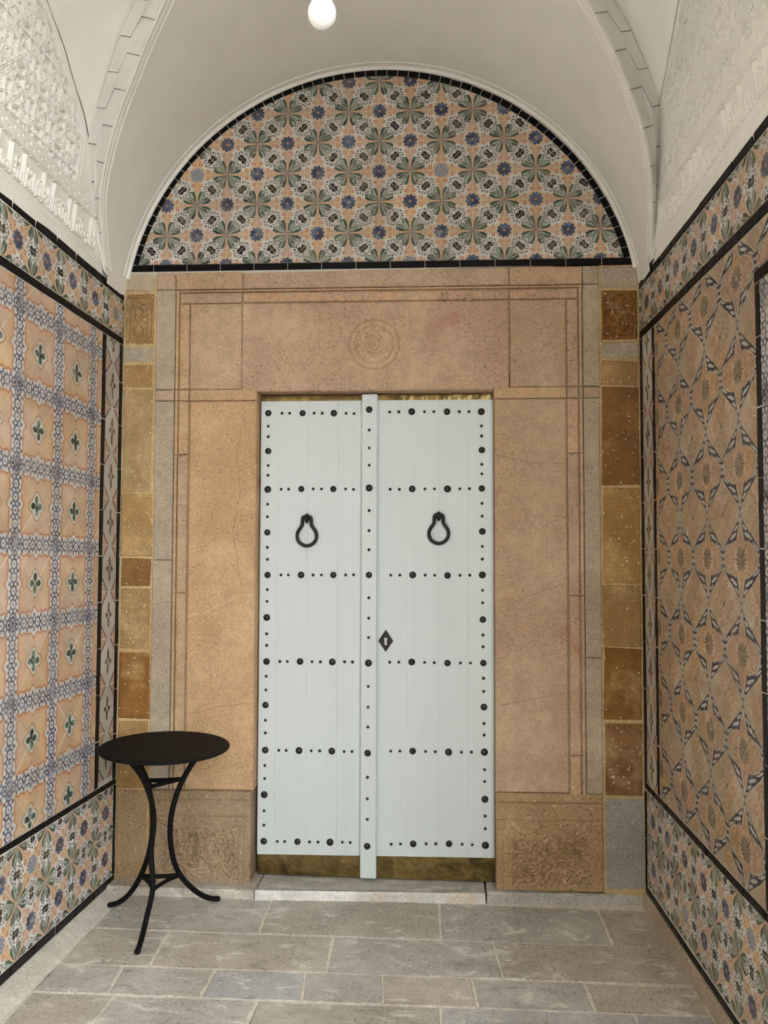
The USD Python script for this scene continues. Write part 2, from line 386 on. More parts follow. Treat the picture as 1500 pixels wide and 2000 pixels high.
M = dict(
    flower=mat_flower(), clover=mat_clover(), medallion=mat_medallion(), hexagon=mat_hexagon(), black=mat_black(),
    grout=mat_plain('tile_grout', srgb(206, 202, 194), 0.85, 0.3, 60, 0.10),
    plaster=mat_plain('lime_plaster', srgb(241, 239, 233), 0.62, 0.16, 5, 0.035, distance=0.03),
    stucco=mat_plain('carved_stucco', srgb(243, 241, 235), 0.7, 0.15, 60, 0.04),
    lintel=mat_stone('pink_limestone', srgb(206, 177, 150), srgb(186, 153, 126), 0.75, 0.8),
    jamb=mat_stone('tan_limestone', srgb(210, 180, 146), srgb(190, 156, 122), 0.6, 0.8, cracks=(([(480, 800), (461, 890), (469, 960), (455, 1035), (474, 1165)], srgb(112, 72, 50)), ([(972, 888), (1030, 903), (1100, 905)], srgb(104, 64, 46)), ([(1000, 1178), (1045, 1160), (1102, 1140)], srgb(104, 64, 46)), ([(975, 1378), (1060, 1362), (1104, 1352)], srgb(104, 64, 46)), ([(372, 1395), (430, 1380), (480, 1374)], srgb(112, 72, 50)), ([(348, 1210), (400, 1195), (478, 1160)], srgb(232, 206, 176)))),
    grey=mat_stone('grey_limestone', srgb(192, 178, 156), srgb(174, 158, 136), 0.6, 0.2),
    ochre=mat_stone('ochre_sandstone', srgb(180, 146, 100), srgb(160, 122, 74), 0.4, 0.0, speck=0.75),
    ochre_dark=mat_stone('dark_ochre_sandstone', srgb(150, 110, 66), srgb(124, 86, 46), 0.4, 0.0, speck=0.7),
    ochre_pale=mat_stone('pale_ochre_sandstone', srgb(192, 162, 118), srgb(174, 138, 92), 0.4, 0.0, speck=0.6),
    plinth=mat_stone('carved_plinth_limestone', srgb(182, 156, 124), srgb(160, 132, 100), 0.85, 0.2),
    cement=mat_stone('grey_cement', srgb(176, 168, 156), srgb(160, 152, 142), 0.3, 0.0, speck=0.3),
    mortar=mat_stone('pale_mortar', srgb(214, 194, 162), srgb(198, 176, 144), 0.2, 0.0),
    quoin_mortar=mat_stone('quoin_mortar', srgb(206, 180, 138), srgb(184, 152, 106), 0.2, 0.0),
    paving=mat_stone('paving_limestone', srgb(204, 200, 190), srgb(174, 170, 160), 0.6, 0.0, bump=0.3, rough=0.6, speck=0.35, scuff=0.7),
    paving_warm=mat_stone('warm_paving_limestone', srgb(204, 196, 182), srgb(176, 167, 153), 0.6, 0.0, bump=0.3, rough=0.6, speck=0.35, scuff=0.7),
    paving_blue=mat_stone('bluish_paving_limestone', srgb(196, 195, 192), srgb(170, 169, 166), 0.5, 0.0, bump=0.3, rough=0.6, speck=0.35, scuff=0.7),
    paving_mortar=mat_stone('paving_mortar', srgb(230, 224, 208), srgb(212, 206, 190), 0.2, 0.0, rough=0.85),
    marble=mat_stone('white_worn_marble', srgb(246, 245, 241), srgb(222, 219, 212), 0.4, 0.0, rough=0.5, speck=0.6),
    door=mat_plain('white_door_paint', srgb(210, 219, 220), 0.36, 0.10, 30, 0.02, 0.5, stretch=(1, 1, 0.06), distance=0.004),
    brass=mat_plain('aged_brass', (0.34, 0.25, 0.10), 0.28, 0.5, 14, 0.25, 0.5, metallic=1.0, c2=(0.10, 0.07, 0.03), distance=0.015),
    iron=mat_plain('black_iron', srgb(24, 22, 22), 0.42, 0.3, 90, 0.2, 0.4),
    stud=mat_plain('dark_iron_stud', srgb(30, 27, 26), 0.38, 0.25, 120, 0.25, 0.5),
    table=mat_plain('black_table_paint', srgb(14, 13, 13), 0.65, 0.15, 50, 0.2, 0.12, c2=srgb(22, 21, 20)),
    steel=mat_plain('steel', srgb(200, 198, 194), 0.35, 0.1, 80, 0.1, 0.5),
    bulb=mat_plain('frosted_bulb', srgb(238, 240, 240), 0.18, 0.0, 10, 0.0, 0.5),
    bulb_base=mat_plain('white_plastic', srgb(240, 238, 230), 0.4, 0.0, 10, 0.02, 0.5),
    sky_blocker_wall=mat_plain('sky_blocker_wall', srgb(128, 118, 104), 0.9, 0.2, 3, 0.1),  # for the two unseen blocks added to hold back sky light
    ground=mat_plain('street_paving', srgb(158, 152, 144), 0.85, 0.2, 3, 0.08),
)

# ---------------------------------------------------------------- mesh helpers
class Frame:
    """A wall's own coordinates: s along it, t up, h out of it."""
    def __init__(s, o, S, T, N, warp=None): s.o, s.S, s.T, s.N, s.warp = map(np.asarray, (o, S, T, N)) if False else (np.asarray(o, float), np.asarray(S, float), np.asarray(T, float), np.asarray(N, float), warp)
    def __call__(s, a, b, h):
        a, b, h = np.broadcast_arrays(np.asarray(a, float), np.asarray(b, float), np.asarray(h, float))
        b2 = b + s.warp(a, b) if s.warp else b
        return s.o + a[..., None]*s.S + b2[..., None]*s.T + h[..., None]*s.N
def convex_pts(poly):
    p = np.array(poly.exterior.coords)[:-1]
    if Polygon(p).exterior.is_ccw is False: p = p[::-1]
    keep = [i for i in range(len(p)) if np.linalg.norm(p[i] - p[i-1]) > 1e-5]
    return p[keep]
def inset(p, c):
    """each edge of a convex ring moved inwards by c"""
    n = len(p); e = np.roll(p, -1, 0) - p; e /= np.linalg.norm(e, axis=1)[:, None]
    nr = np.stack([-e[:, 1], e[:, 0]], 1); out = []
    for i in range(n):
        a, b = nr[i-1], nr[i]; d = 1 + a @ b
        v = (a + b)/max(d, 0.35)
        out.append(p[i] + c*v)
    return np.array(out)
def slab(fr, p, h0, h1, c, tilt=(0, 0), uvf=None):
    """a piece of tile or stone: ring p (ccw), from depth h0 to face h1, its front edge chamfered by c"""
    n = len(p); q = inset(p, c); m = p.mean(0)
    hh = lambda a, h: h + (a[:, 0] - m[0])*tilt[0] + (a[:, 1] - m[1])*tilt[1]
    P2 = np.vstack([p, p, q]); H = np.concatenate([np.full(n, h0), hh(p, h1 - c), hh(q, h1)])
    v = fr(P2[:, 0], P2[:, 1], H)
    f = []
    for i in range(n):
        j = (i + 1) % n
        for k in (0, n):
            f += [(k+i, k+j, k+n+j), (k+i, k+n+j, k+n+i)]
    f += [(2*n, 2*n+i, 2*n+i+1) for i in range(1, n-1)]
    f = np.array(f)
    if np.dot(np.cross(fr.S, fr.T), fr.N) < 0: f = f[:, ::-1]
    uv = None if uvf is None else uvf(P2)
    return (v, f), uv
def ring_rect(x0, z0, x1, z1): return np.array([(x0, z0), (x1, z0), (x1, z1), (x0, z1)], float)
def grid_mesh(Pts, flip=False):
    a, b = Pts.shape[:2]
    i, j = np.meshgrid(np.arange(a-1), np.arange(b-1), indexing='ij')
    q = np.stack([i*b+j, (i+1)*b+j, (i+1)*b+j+1, i*b+j+1], -1).reshape(-1, 4)
    if flip: q = q[:, ::-1]
    return trimesh.Trimesh(Pts.reshape(-1, 3), np.vstack([q[:, [0, 1, 2]], q[:, [0, 2, 3]]]), process=False)
def closed_grid(front, back):
    """a thin solid between two grids of points of the same shape"""
    a, b = front.shape[:2]
    v = np.vstack([front.reshape(-1, 3), back.reshape(-1, 3)]); n = a*b
    f1 = grid_mesh(front).faces; f2 = grid_mesh(back).faces[:, ::-1] + n
    loop = [(i, 0) for i in range(a)] + [(a-1, j) for j in range(1, b)] + [(i, b-1) for i in range(a-2, -1, -1)] + [(0, j) for j in range(b-2, 0, -1)]
    ids = [i*b+j for i, j in loop]; side = []
    for k in range(len(ids)):
        p, q = ids[k], ids[(k+1) % len(ids)]
        side += [(p, p+n, q+n), (p, q+n, q)]
    m = trimesh.Trimesh(v, np.vstack([f1, f2, np.array(side)]), process=False)
    m.fix_normals()
    return m
def box(x0, x1, y0, y1, z0, z1):
    m = trimesh.creation.box([x1-x0, y1-y0, z1-z0]); m.apply_translation([(x0+x1)/2, (y0+y1)/2, (z0+z1)/2]); return m
def rbox(x0, x1, y0, y1, z0, z1, c=0.004):
    pts = [(x, y, z) for x in (x0, x1) for y in (y0, y1) for z in (z0, z1)]
    out = []
    for p in pts:
        s = [1 if p[k] == (x0, y0, z0)[k] else -1 for k in range(3)]
        for k in range(3):
            q = list(p)
            for l in range(3):
                if l != k: q[l] += s[l]*c
            out.append(q)
    return trimesh.Trimesh(out, []).convex_hull if False else trimesh.convex.convex_hull(np.array(out))
def tube(path, radii, sides=12, caps=True):
    p = np.asarray(path, float); n = len(p)
    r = np.broadcast_to(np.asarray(radii, float), (n,))
    t = np.gradient(p, axis=0); t /= np.linalg.norm(t, axis=1)[:, None]
    ref = np.array([0, 0, 1.0]) if abs(t[0][2]) < 0.9 else np.array([1.0, 0, 0])
    a = np.cross(t[0], ref); a /= np.linalg.norm(a); A = [a]
    for i in range(1, n):
        a = A[-1] - t[i]*(A[-1] @ t[i]); A.append(a/np.linalg.norm(a))
    A = np.array(A); B = np.cross(t, A); ang = np.arange(sides)*2*np.pi/sides
    v = p[:, None] + r[:, None, None]*(np.cos(ang)[None, :, None]*A[:, None] + np.sin(ang)[None, :, None]*B[:, None])
    f = []
    for i in range(n-1):
        for j in range(sides):
            k = (j+1) % sides
            f += [(i*sides+j, i*sides+k, (i+1)*sides+k), (i*sides+j, (i+1)*sides+k, (i+1)*sides+j)]
    v = v.reshape(-1, 3)
    if caps:
        m0 = len(v); v = np.vstack([v, p[0], p[-1]])
        for j in range(sides):
            k = (j+1) % sides
            f += [(m0, k, j), (m0+1, (n-1)*sides+j, (n-1)*sides+k)]
    return trimesh.Trimesh(v, np.array(f), process=False)
def closed_tube(path, r, sides=12):
    p = np.asarray(path, float); n = len(p)
    t = np.roll(p, -1, 0) - np.roll(p, 1, 0); t /= np.linalg.norm(t, axis=1)[:, None]
    nrm = np.array([0, 1.0, 0]); A = np.cross(t, nrm); A /= np.linalg.norm(A, axis=1)[:, None]; B = np.cross(t, A)
    ang = np.arange(sides)*2*np.pi/sides
    v = (p[:, None] + r*(np.cos(ang)[None, :, None]*A[:, None] + np.sin(ang)[None, :, None]*B[:, None])).reshape(-1, 3)
    f = []
    for i in range(n):
        i2 = (i+1) % n
        for j in range(sides):
            k = (j+1) % sides
            f += [(i*sides+j, i*sides+k, i2*sides+k), (i*sides+j, i2*sides+k, i2*sides+j)]
    m = trimesh.Trimesh(v, np.array(f), process=False); m.fix_normals(); return m
def lathe(prof, sides=32):
    """profile of (radius, height) turned about z"""
    m = trimesh.creation.revolve(np.array(prof, float), sections=sides); return m
def smooth_path(pts, n=40):
    from scipy.interpolate import PchipInterpolator
    pts = np.asarray(pts, float); d = np.concatenate([[0], np.cumsum(np.linalg.norm(np.diff(pts, axis=0), axis=1))])
    from scipy.interpolate import CubicSpline
    return CubicSpline(d, pts)(np.linspace(0, d[-1], n))

P = 0.28284; T20 = 0.2

# ================================================================ SIDE WALLS
DEPTH = 3.0
def wall_frame(side):
    a = AL if side < 0 else AR
    S = np.array([-a, -1.0, 0.0])
    N = np.array([-side*1.0, (a if side < 0 else -AR)*1.0, 0.0])
    N = np.array([1.0, -AL, 0.0]) if side < 0 else np.array([-1.0, AR, 0.0])
    N /= np.linalg.norm(N)
    zs, ks = ((0, 0.49, 2.46, 2.705, 4.2), (0, 0.012, 0.030, 0.056, 0.056)) if side < 0 else ((0.06, 0.5, 2.46, 2.705, 4.2), (0, -0.014, 0.012, 0.026, 0.026))
    warp = lambda s, t: np.interp(t, zs, ks)*np.clip(s, 0, 1.5)
    return Frame([side*XW, 0, 0], S, [0, 0, 1], N, warp)
TH = 0.012          # how far tile faces stand out from the grout bed's back
def lay(parent, fr, name, cells, clip, mat, uvf_of, c=0.0010, gap=0.0021, jit=0.0007, tiltk=0.0035, base=-0.006, face=0.0014, tw=0.006):
    for (cx, cy), poly in cells:
        poly = np.asarray(poly, float)
        an = rnd.gauss(0, tw); ca, sa = math.cos(an), math.sin(an)
        poly = (poly - [cx, cy]) @ np.array([[ca, sa], [-sa, ca]]) + [cx + rnd.gauss(0, jit), cy + rnd.gauss(0, jit)]
        q = Polygon(poly).intersection(clip)
        if q.is_empty or q.geom_type != 'Polygon' or q.area < 1.2e-4: continue
        q = q.buffer(-gap, join_style=2)
        if q.is_empty or q.geom_type != 'Polygon' or q.area < 0.8e-4: continue
        p = convex_pts(q)
        if len(p) < 3: continue
        (v, f), uv = slab(fr, p, base, face + rnd.uniform(-0.0006, 0.0006), c, (rnd.gauss(0, tiltk), rnd.gauss(0, tiltk)), uvf_of(cx, cy, ca, sa))
        add(parent, name, (v, f), mat, uv=uv)
def square_cell(cx, cy, hw, hh): return ((cx, cy), [(cx-hw, cy-hh), (cx+hw, cy-hh), (cx+hw, cy+hh), (cx-hw, cy+hh)])
def diamond_cell(cx, cy, h): return ((cx, cy), [(cx-h, cy), (cx, cy-h), (cx+h, cy), (cx, cy+h)])
def uv_square(hw, hh):
    def of(cx, cy, ca, sa):
        k = rnd.randrange(4)
        def f(p):
            u, v = (p[:, 0]-cx)/hw, (p[:, 1]-cy)/hh
            for _ in range(k): u, v = -v, u
            return np.stack([u, v], 1)
        return f
    return of
def uv_diamond(h):
    def of(cx, cy, ca, sa):
        def f(p):
            a, b = (p[:, 0]-cx)/h, (p[:, 1]-cy)/h
            return np.stack([(a+b), (b-a)], 1)
        return f
    return of
def uv_lattice(s0, t0):
    def of(cx, cy, ca, sa): return lambda p: np.stack([(p[:, 0]-s0)/P, (p[:, 1]-t0)/P], 1)
    return of

def side_wall(side):
    L = side < 0
    fr = wall_frame(side)
    w = thing('wall_left' if L else 'wall_right',
              'left porch wall of blue-and-orange clover tiles under carved white stucco' if L else 'right porch wall of ochre medallion tiles with blue bead chains under carved white stucco',
              'wall', kind='structure')
    # core behind the tiles
    a = AL if L else AR
    pts = [fr(0, 0, 0)[:2]]
    x_of = lambda d: side*XW - a*d
    core = []
    ring_ = [(x_of(-0.40), 0.40), (x_of(DEPTH), -DEPTH), (x_of(DEPTH) + side*0.35, -DEPTH), (x_of(-0.40) + side*0.35, 0.40)]
    ring_ = [(x + side*0.006, y) for x, y in ring_]
    m = trimesh.creation.extrude_polygon(Polygon(ring_), 4.40); m.apply_translation([0, 0, -0.15])
    add(w, 'wall_core', m, M['plaster'])
    if L:
        z = dict(t1=(2.667, 2.706), strip=(2.496, 2.667), t2=(2.462, 2.496), main=(0.485, 2.462), t3=(0.457, 0.485), dado=(0.060, 0.457), t4=(0.022, 0.060))
        sv = [(0.004, 0.036), (0.176, 0.211)]; nar = (0.037, 0.175); main_s = (0.212, 1.80); s0, t0 = 0.7218, 2.22572; send = 1.80
        cl, uvm = M['clover'], uv_lattice(s0, t0); ss, ds = 0.087, 0.10
    else:
        z = dict(t1=(2.671, 2.705), strip=(2.486, 2.671), t2=(2.448, 2.486), main=(0.526, 2.448), t3=(0.496, 0.526), dado=(0.088, 0.496), t4=(0.058, 0.088))
        sv = [(0.004, 0.038), (0.190, 0.220), (1.226, 1.260)]; nar = (0.039, 0.189); main_s = (0.221, 1.225); s0, t0 = 1.09158, 2.34280; send = 2.00
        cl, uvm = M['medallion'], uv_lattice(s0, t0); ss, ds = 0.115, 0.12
    # grout bed
    bed = ring_rect(0.0, z['t4'][0], send, z['t1'][1])
    n = 24; gs = np.linspace(0, send, n); gt = np.linspace(z['t4'][0], z['t1'][1], 12)
    G1, G2 = np.meshgrid(gs, gt, indexing='ij')
    add(w, 'grout_bed', closed_grid(fr(G1, G2, 0*G1 - 0.0012), fr(G1, G2, 0*G1 - 0.010)), M['grout'])
    # borders of black glazed tile
    def run(t, off):
        cells = []
        k = -1
        while True:
            c0 = off + k*0.155
            if c0 - 0.08 > send: break
            cells.append(square_cell(c0, (t[0]+t[1])/2, 0.0775, (t[1]-t[0])/2)); k += 1
        lay(w, fr, 'border_tile', cells, sbox(0.002, t[0], send, t[1]), M['black'], lambda *k: None, c=0.002, gap=0.0020, face=0.0022, tw=0.004)
    for key, off in (('t1', 0.075), ('t2', 0.11), ('t3', 0.06), ('t4', 0.13)): run(z[key], off)
    for i, (a0, a1) in enumerate(sv):
        lo, hi = z['main'] if i != 2 else (z['main'][0], 2.280)
        cells = [square_cell((a0+a1)/2, lo + 0.10 + k*0.2, (a1-a0)/2, 0.10) for k in range(11)]
        lay(w, fr, 'border_tile', cells, sbox(a0, lo, a1, hi), M['black'], lambda *k: None, c=0.002, gap=0.0018, face=0.0022, tw=0.003)
    # corner strip of black beside the dado
    lay(w, fr, 'border_tile', [square_cell(0.012, z['dado'][0] + 0.1 + 0.2*k, 0.010, 0.1) for k in range(2)], sbox(0.003, z['dado'][0], 0.022, z['dado'][1]), M['black'], lambda *k: None, c=0.003, face=0.004)
    # strip of flower tiles above, dado of two rows below
    mid = (z['strip'][0]+z['strip'][1])/2
    lay(w, fr, 'tile', [square_cell(ss + T20*k, mid, 0.1, 0.1) for k in range(-1, 11)], sbox(0.002, z['strip'][0], send, z['strip'][1]), M['flower'], uv_square(0.1, 0.1))
    for r in range(2):
        lay(w, fr, 'tile', [square_cell(ds + T20*k, z['dado'][1] - 0.1 - r*0.2, 0.1, 0.1) for k in range(-1, 11)], sbox(0.024, z['dado'][0], send, z['dado'][1]), M['flower'], uv_square(0.1, 0.1))
    # narrow strip of hexagon tiles
    nz = [1.841 - 0.2055*k for k in range(-3, 7)] if L else [1.811 - 0.2*k for k in range(-3, 7)]
    lay(w, fr, 'tile', [square_cell((nar[0]+nar[1])/2, c, 0.1, 0.1028 if L else 0.1) for c in nz], sbox(nar[0], z['main'][0], nar[1], z['main'][1]), M['hexagon'], lambda cx, cy, ca, sa: (lambda p: np.stack([(p[:, 0]-cx)/0.070, (p[:, 1]-cy)/0.1], 1)))
    # the big panel, laid on the diagonal
    cells = []
    for i in range(-14, 15):
        for j in range(-14, 16):
            if (i + j) % 2 == 0: continue
            cells.append(diamond_cell(s0 + i*P/2, t0 + j*P/2, P/2))
    near = lambda s_: [c for c in cells if s_[0] - .15 < c[0][0] < s_[1] + .15 and z['main'][0] - .15 < c[0][1] < z['main'][1] + .15]
    region = sbox(main_s[0], z['main'][0], main_s[1], z['main'][1])
    if not L: region = region.union(sbox(main_s[1] - 0.001, 2.321, send, z['main'][1])); main_s = (main_s[0], send)
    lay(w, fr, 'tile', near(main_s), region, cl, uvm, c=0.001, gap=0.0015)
    if not L:
        lay(w, fr, 'border_tile', [square_cell(1.226 + 0.0775 + 0.155*k, 2.30, 0.0775, 0.019) for k in range(6)], sbox(1.226, 2.281, send, 2.319), M['black'], lambda *k: None, c=0.004, face=0.004)
        c2 = [diamond_cell(1.42 + i*P/2, 2.10 + j*P/2, P/2) for i in range(-3, 6) for j in range(-13, 4) if (i + j) % 2]
        lay(w, fr, 'tile', c2, sbox(1.261, z['main'][0], send, 2.280), M['clover'], uv_lattice(1.42, 2.10), c=0.001, gap=0.0009)
    return w, fr
W_L, FR_L = side_wall(-1)
W_R, FR_R = side_wall(1)

# ================================================================ BACK WALL
def back_warp(x, z):
    w = np.clip(z/2.7, 0, 1.2)
    return x*(-0.008*w + 0.013*(1 - w))*np.clip((np.abs(z - 1.2) - 0)/0.5, 0, 1)
FB = Frame([0, 0, 0], [1, 0, 0], [0, 0, 1], [0, -1, 0], back_warp)
WB = thing('wall_back', 'back wall with carved tan stone doorway under an arched panel of flower tiles', 'wall', kind='structure')
core = Polygon([(-1.6, -0.15), (1.6, -0.15), (1.6, 4.25), (-1.6, 4.25)]).difference(sbox(-0.62, -0.01, 0.62, 2.32))
m = trimesh.creation.extrude_polygon(core, 0.24)
m = trimesh.Trimesh(np.stack([m.vertices[:, 0], 0.016 + m.vertices[:, 2], m.vertices[:, 1]], 1), m.faces[:, ::-1], process=False)
add(WB, 'wall_core', m, M['mortar'])
add(WB, 'wall_infill', box(-0.7, 0.7, 0.257, 0.30, -0.02, 2.4), M['mortar'])
# ---- tympanum
CT, RT = ZC, 1.170
zb = 2.828
arch = Point(0, CT).buffer(RT - 0.030, 256).intersection(sbox(-2, zb, 2, 5))
archo = Point(0, CT).buffer(RT + 0.006, 256).intersection(sbox(-2, 2.79, 2, 5))
m = trimesh.creation.extrude_polygon(archo, 0.0125)
m = trimesh.Trimesh(np.stack([m.vertices[:, 0], 0.0125 - m.vertices[:, 2], m.vertices[:, 1]], 1), m.faces, process=False); m.fix_normals()
TY = add(WB, 'tympanum', m, M['grout'], label='arched tympanum of flower tiles framed by black border tiles')
h = 0.1414; fx, fz = -0.26661, 3.52759
cells = [diamond_cell(fx + h*i, fz - h*j, h) for i in range(-8, 14) for j in range(-3, 8) if (i + j) % 2 == 0]
lay(TY, FB, 'tile', cells, arch, M['flower'], uv_diamond(h), c=0.001, gap=0.0010, base=-0.012, face=0.004)
a0 = math.asin((zb - CT)/(RT - 0.015)); na = 62
for k in range(na):
    t0, t1 = a0 + (math.pi - 2*a0)*k/na, a0 + (math.pi - 2*a0)*(k+1)/na
    g_ = 0.0017/RT; t0 += g_; t1 -= g_
    rin, rout = RT - 0.029, RT - 0.001 + rnd.uniform(-.0015, .0008)
    p = np.array([(rin*math.cos(t0), CT + rin*math.sin(t0)), (rout*math.cos(t0), CT + rout*math.sin(t0)), (rout*math.cos(t1), CT + rout*math.sin(t1)), (rin*math.cos(t1), CT + rin*math.sin(t1))])
    (v, f), uv = slab(FB, p, -0.012, 0.004 + rnd.uniform(-.0008, .0008), 0.002)
    add(TY, 'border_tile', (v, f), M['black'])
for k in range(-7, 8):
    xa, xb = max(-0.0897 + 0.1573*k, -1.150), min(-0.0897 + 0.1573*(k+1), 1.165)
    if xb - xa < 0.02: continue
    (v, f), uv = slab(FB, ring_rect(xa + 0.0017, 2.797, xb - 0.0017, 2.827), -0.012, 0.005, 0.002)
    add(TY, 'border_tile', (v, f), M['black'])

for x0_, x1_ in ((-1.172, -1.018), (0.996, 1.172)):
    add(WB, 'joint_mortar', box(x0_, x1_, 0.004, 0.02, 0.03, 2.79), M['quoin_mortar'])
# ---- stones of the doorway
def stone(x0, x1, z0, z1, mat, proud=0.0, deep=0.04, gap=0.0013, c=0.0035, name='stone', jit=0.0008, label=None):
    p = ring_rect(x0 + gap, z0 + gap, x1 - gap, z1 - gap) + nrg.normal(0, jit, (4, 2))
    (v, f), uv = slab(FB, p, -deep, proud + rnd.uniform(-0.001, 0.001), c, (rnd.gauss(0, 0.001), rnd.gauss(0, 0.0005)))
    return add(WB, name, (v, f), M[mat], label=label)
ZT = 2.795
zq = [2.795, 2.703, 2.455, 2.372, 2.257, 1.774, 1.485, 1.345, 1.056, 0.754, 0.445, 0.036]
mq = ['grey', None, 'grey', 'ochre', 'ochre_pale', 'ochre_pale', 'ochre_dark', 'ochre', 'ochre_dark', 'ochre', 'plinth']
for i, mt in enumerate(mq):
    if mt: stone(-1.172, -1.022, zq[i+1], zq[i], mt, rnd.uniform(-.003, .001), gap=0.003, c=0.006, jit=0.0028)
zr = [2.795, 2.690, 2.450, 2.366, 2.250, 1.802, 1.369, 1.098, 0.772, 0.445, 0.046]
mr = ['grey', None, 'grey', 'ochre', 'ochre_dark', 'ochre', 'ochre', 'ochre_dark', 'ochre_dark', 'cement']
for i, mt in enumerate(mr):
    if mt: stone(1.000, 1.172, zr[i+1], zr[i], mt, rnd.uniform(-.003, .001), gap=0.003, c=0.006, jit=0.0028)
JL, JR, DT = -0.541, 0.534, 2.236
# outer strips, broken into courses
for x0, x1, cuts in ((-1.020, -0.929, [2.795, 2.712, 2.249, 2.197, 1.47, 0.445]), (0.927, 0.998, [2.795, 2.712, 2.249, 2.197, 1.05, 0.455])):
    for b, a in zip(cuts[:-1], cuts[1:]): stone(x0, x1, a, b, 'grey' if rnd.random() < .75 else 'lintel')
# top band and horizontal mouldings, in three lengths
xs = [-0.929, -0.615, 0.603, 0.926]
for i, mt in enumerate(('jamb', 'lintel', 'lintel')):
    stone(xs[i], xs[i+1], 2.712, ZT, mt, deep=0.045)
    a = xs[i] + (0.0 if i else 0.0); b = xs[i+1]
    stone(max(a, -0.912), min(b, 0.909), 2.698, 2.709, mt, 0.001, c=0.002, jit=0.0003)
    stone(max(a, -0.908), min(b, 0.905), 2.648, 2.695, mt, -0.002, c=0.004)
# vertical mouldings
for xa, xb, xf0, xf1, mt in ((-0.908, -0.861, -0.926, -0.911, 'jamb'), (0.856, 0.905, 0.908, 0.924, 'lintel')):
    for b, a in ((2.709, 2.249), (2.249, 2.197), (2.197, 1.95), (1.95, 1.32), (1.32, 0.62), (0.62, 0.445)):
        stone(xf0, xf1, a, b, mt, 0.001, c=0.002, jit=0.0003)
        stone(xa, xb, a, min(b, 2.646), mt, -0.0015, c=0.004)
# fields
stone(-0.858, -0.615, 2.249, 2.645, 'jamb')
stone(0.603, 0.853, 2.249, 2.645, 'jamb')
lint = stone(-0.615, 0.603, DT, 2.645, 'lintel', deep=0.25, c=0.005, label='pink limestone lintel above the door')
stone(-0.858, JL, 2.197, 2.249, 'jamb', deep=0.25); stone(JR, 0.853, 2.197, 2.249, 'jamb', deep=0.25)
stone(-0.858, JL - 0.002, 0.445, 2.197, 'jamb', deep=0.25, c=0.008, label='tall tan limestone jamb left of the door')
stone(JR + 0.0005, 0.853, 0.457, 2.197, 'jamb', deep=0.25, c=0.005, label='tall tan limestone jamb right of the door')

# ---- carved pieces: a relief cut into the face of a block
def relief(x0, x1, z0, z1, H, mat, name, label, res=0.004, deep=0.04, proud=0.008):
    nx, nz = max(8, int((x1-x0)/res)), max(8, int((z1-z0)/res))
    X, Z = np.meshgrid(np.linspace(x0, x1, nx), np.linspace(z0, z1, nz), indexing='ij')
    u, v = (X - (x0+x1)/2)/((x1-x0)/2), (Z - (z0+z1)/2)/((z1-z0)/2)
    hgt = proud + H(X, Z, u, v)
    e = np.minimum(1 - np.abs(u), (1 - np.abs(v))*(z1-z0)/(x1-x0))*(x1-x0)/2
    hgt = hgt - 0.006*np.clip(1 - e/0.006, 0, 1)
    add(WB, name, closed_grid(FB(X, Z, hgt), FB(X, Z, 0*X - deep)), M[mat], smooth=40, label=label)
n3 = lambda X, Z, s, sd=0: noise(np.stack([X*s, Z*s, 0*X + 3.3], -1), sd)
st = lambda d, w: np.clip(1 - np.abs(d)/w, 0, 1)
def carved_arch(X, Z, u, v):
    fr_ = st(np.maximum(np.abs(u), np.abs(v)) - 0.86, 0.07)
    rr = np.hypot(u, (v - 0.25)*1.5); a = st(rr - 0.55, 0.09)*(v > 0.25) + st(np.abs(u) - 0.55, 0.09)*(v <= 0.25)*(v > -0.8)
    b = st(rr - 0.28, 0.08)*(v > -0.1) + st(np.abs(u) - 0.2 - 0.12*np.sin(v*9), 0.09)*(v < 0.1)
    return -0.010 + 0.010*np.clip(fr_ + a + b, 0, 1) + 0.006*(n3(X, Z, 90) - 0.5)
def carved_scroll(X, Z, u, v):
    fr_ = st(np.maximum(np.abs(u), np.abs(v)) - 0.85, 0.06)
    w = n3(X, Z, 55, 5); s = st(np.mod(w*4, 1) - 0.5, 0.28)
    return -0.010 + 0.009*np.clip(fr_ + s*(np.maximum(np.abs(u), np.abs(v)) < 0.8), 0, 1) + 0.005*(n3(X, Z, 120) - 0.5)
relief(-1.168, -1.026, 2.460, 2.698, carved_arch, 'ochre', 'carved_stone', 'carved ochre block with an arched niche motif, top left of the doorway', 0.0025)
relief(1.004, 1.168, 2.455, 2.685, carved_scroll, 'ochre_dark', 'carved_stone', 'carved dark ochre block, top right of the doorway', 0.0025)
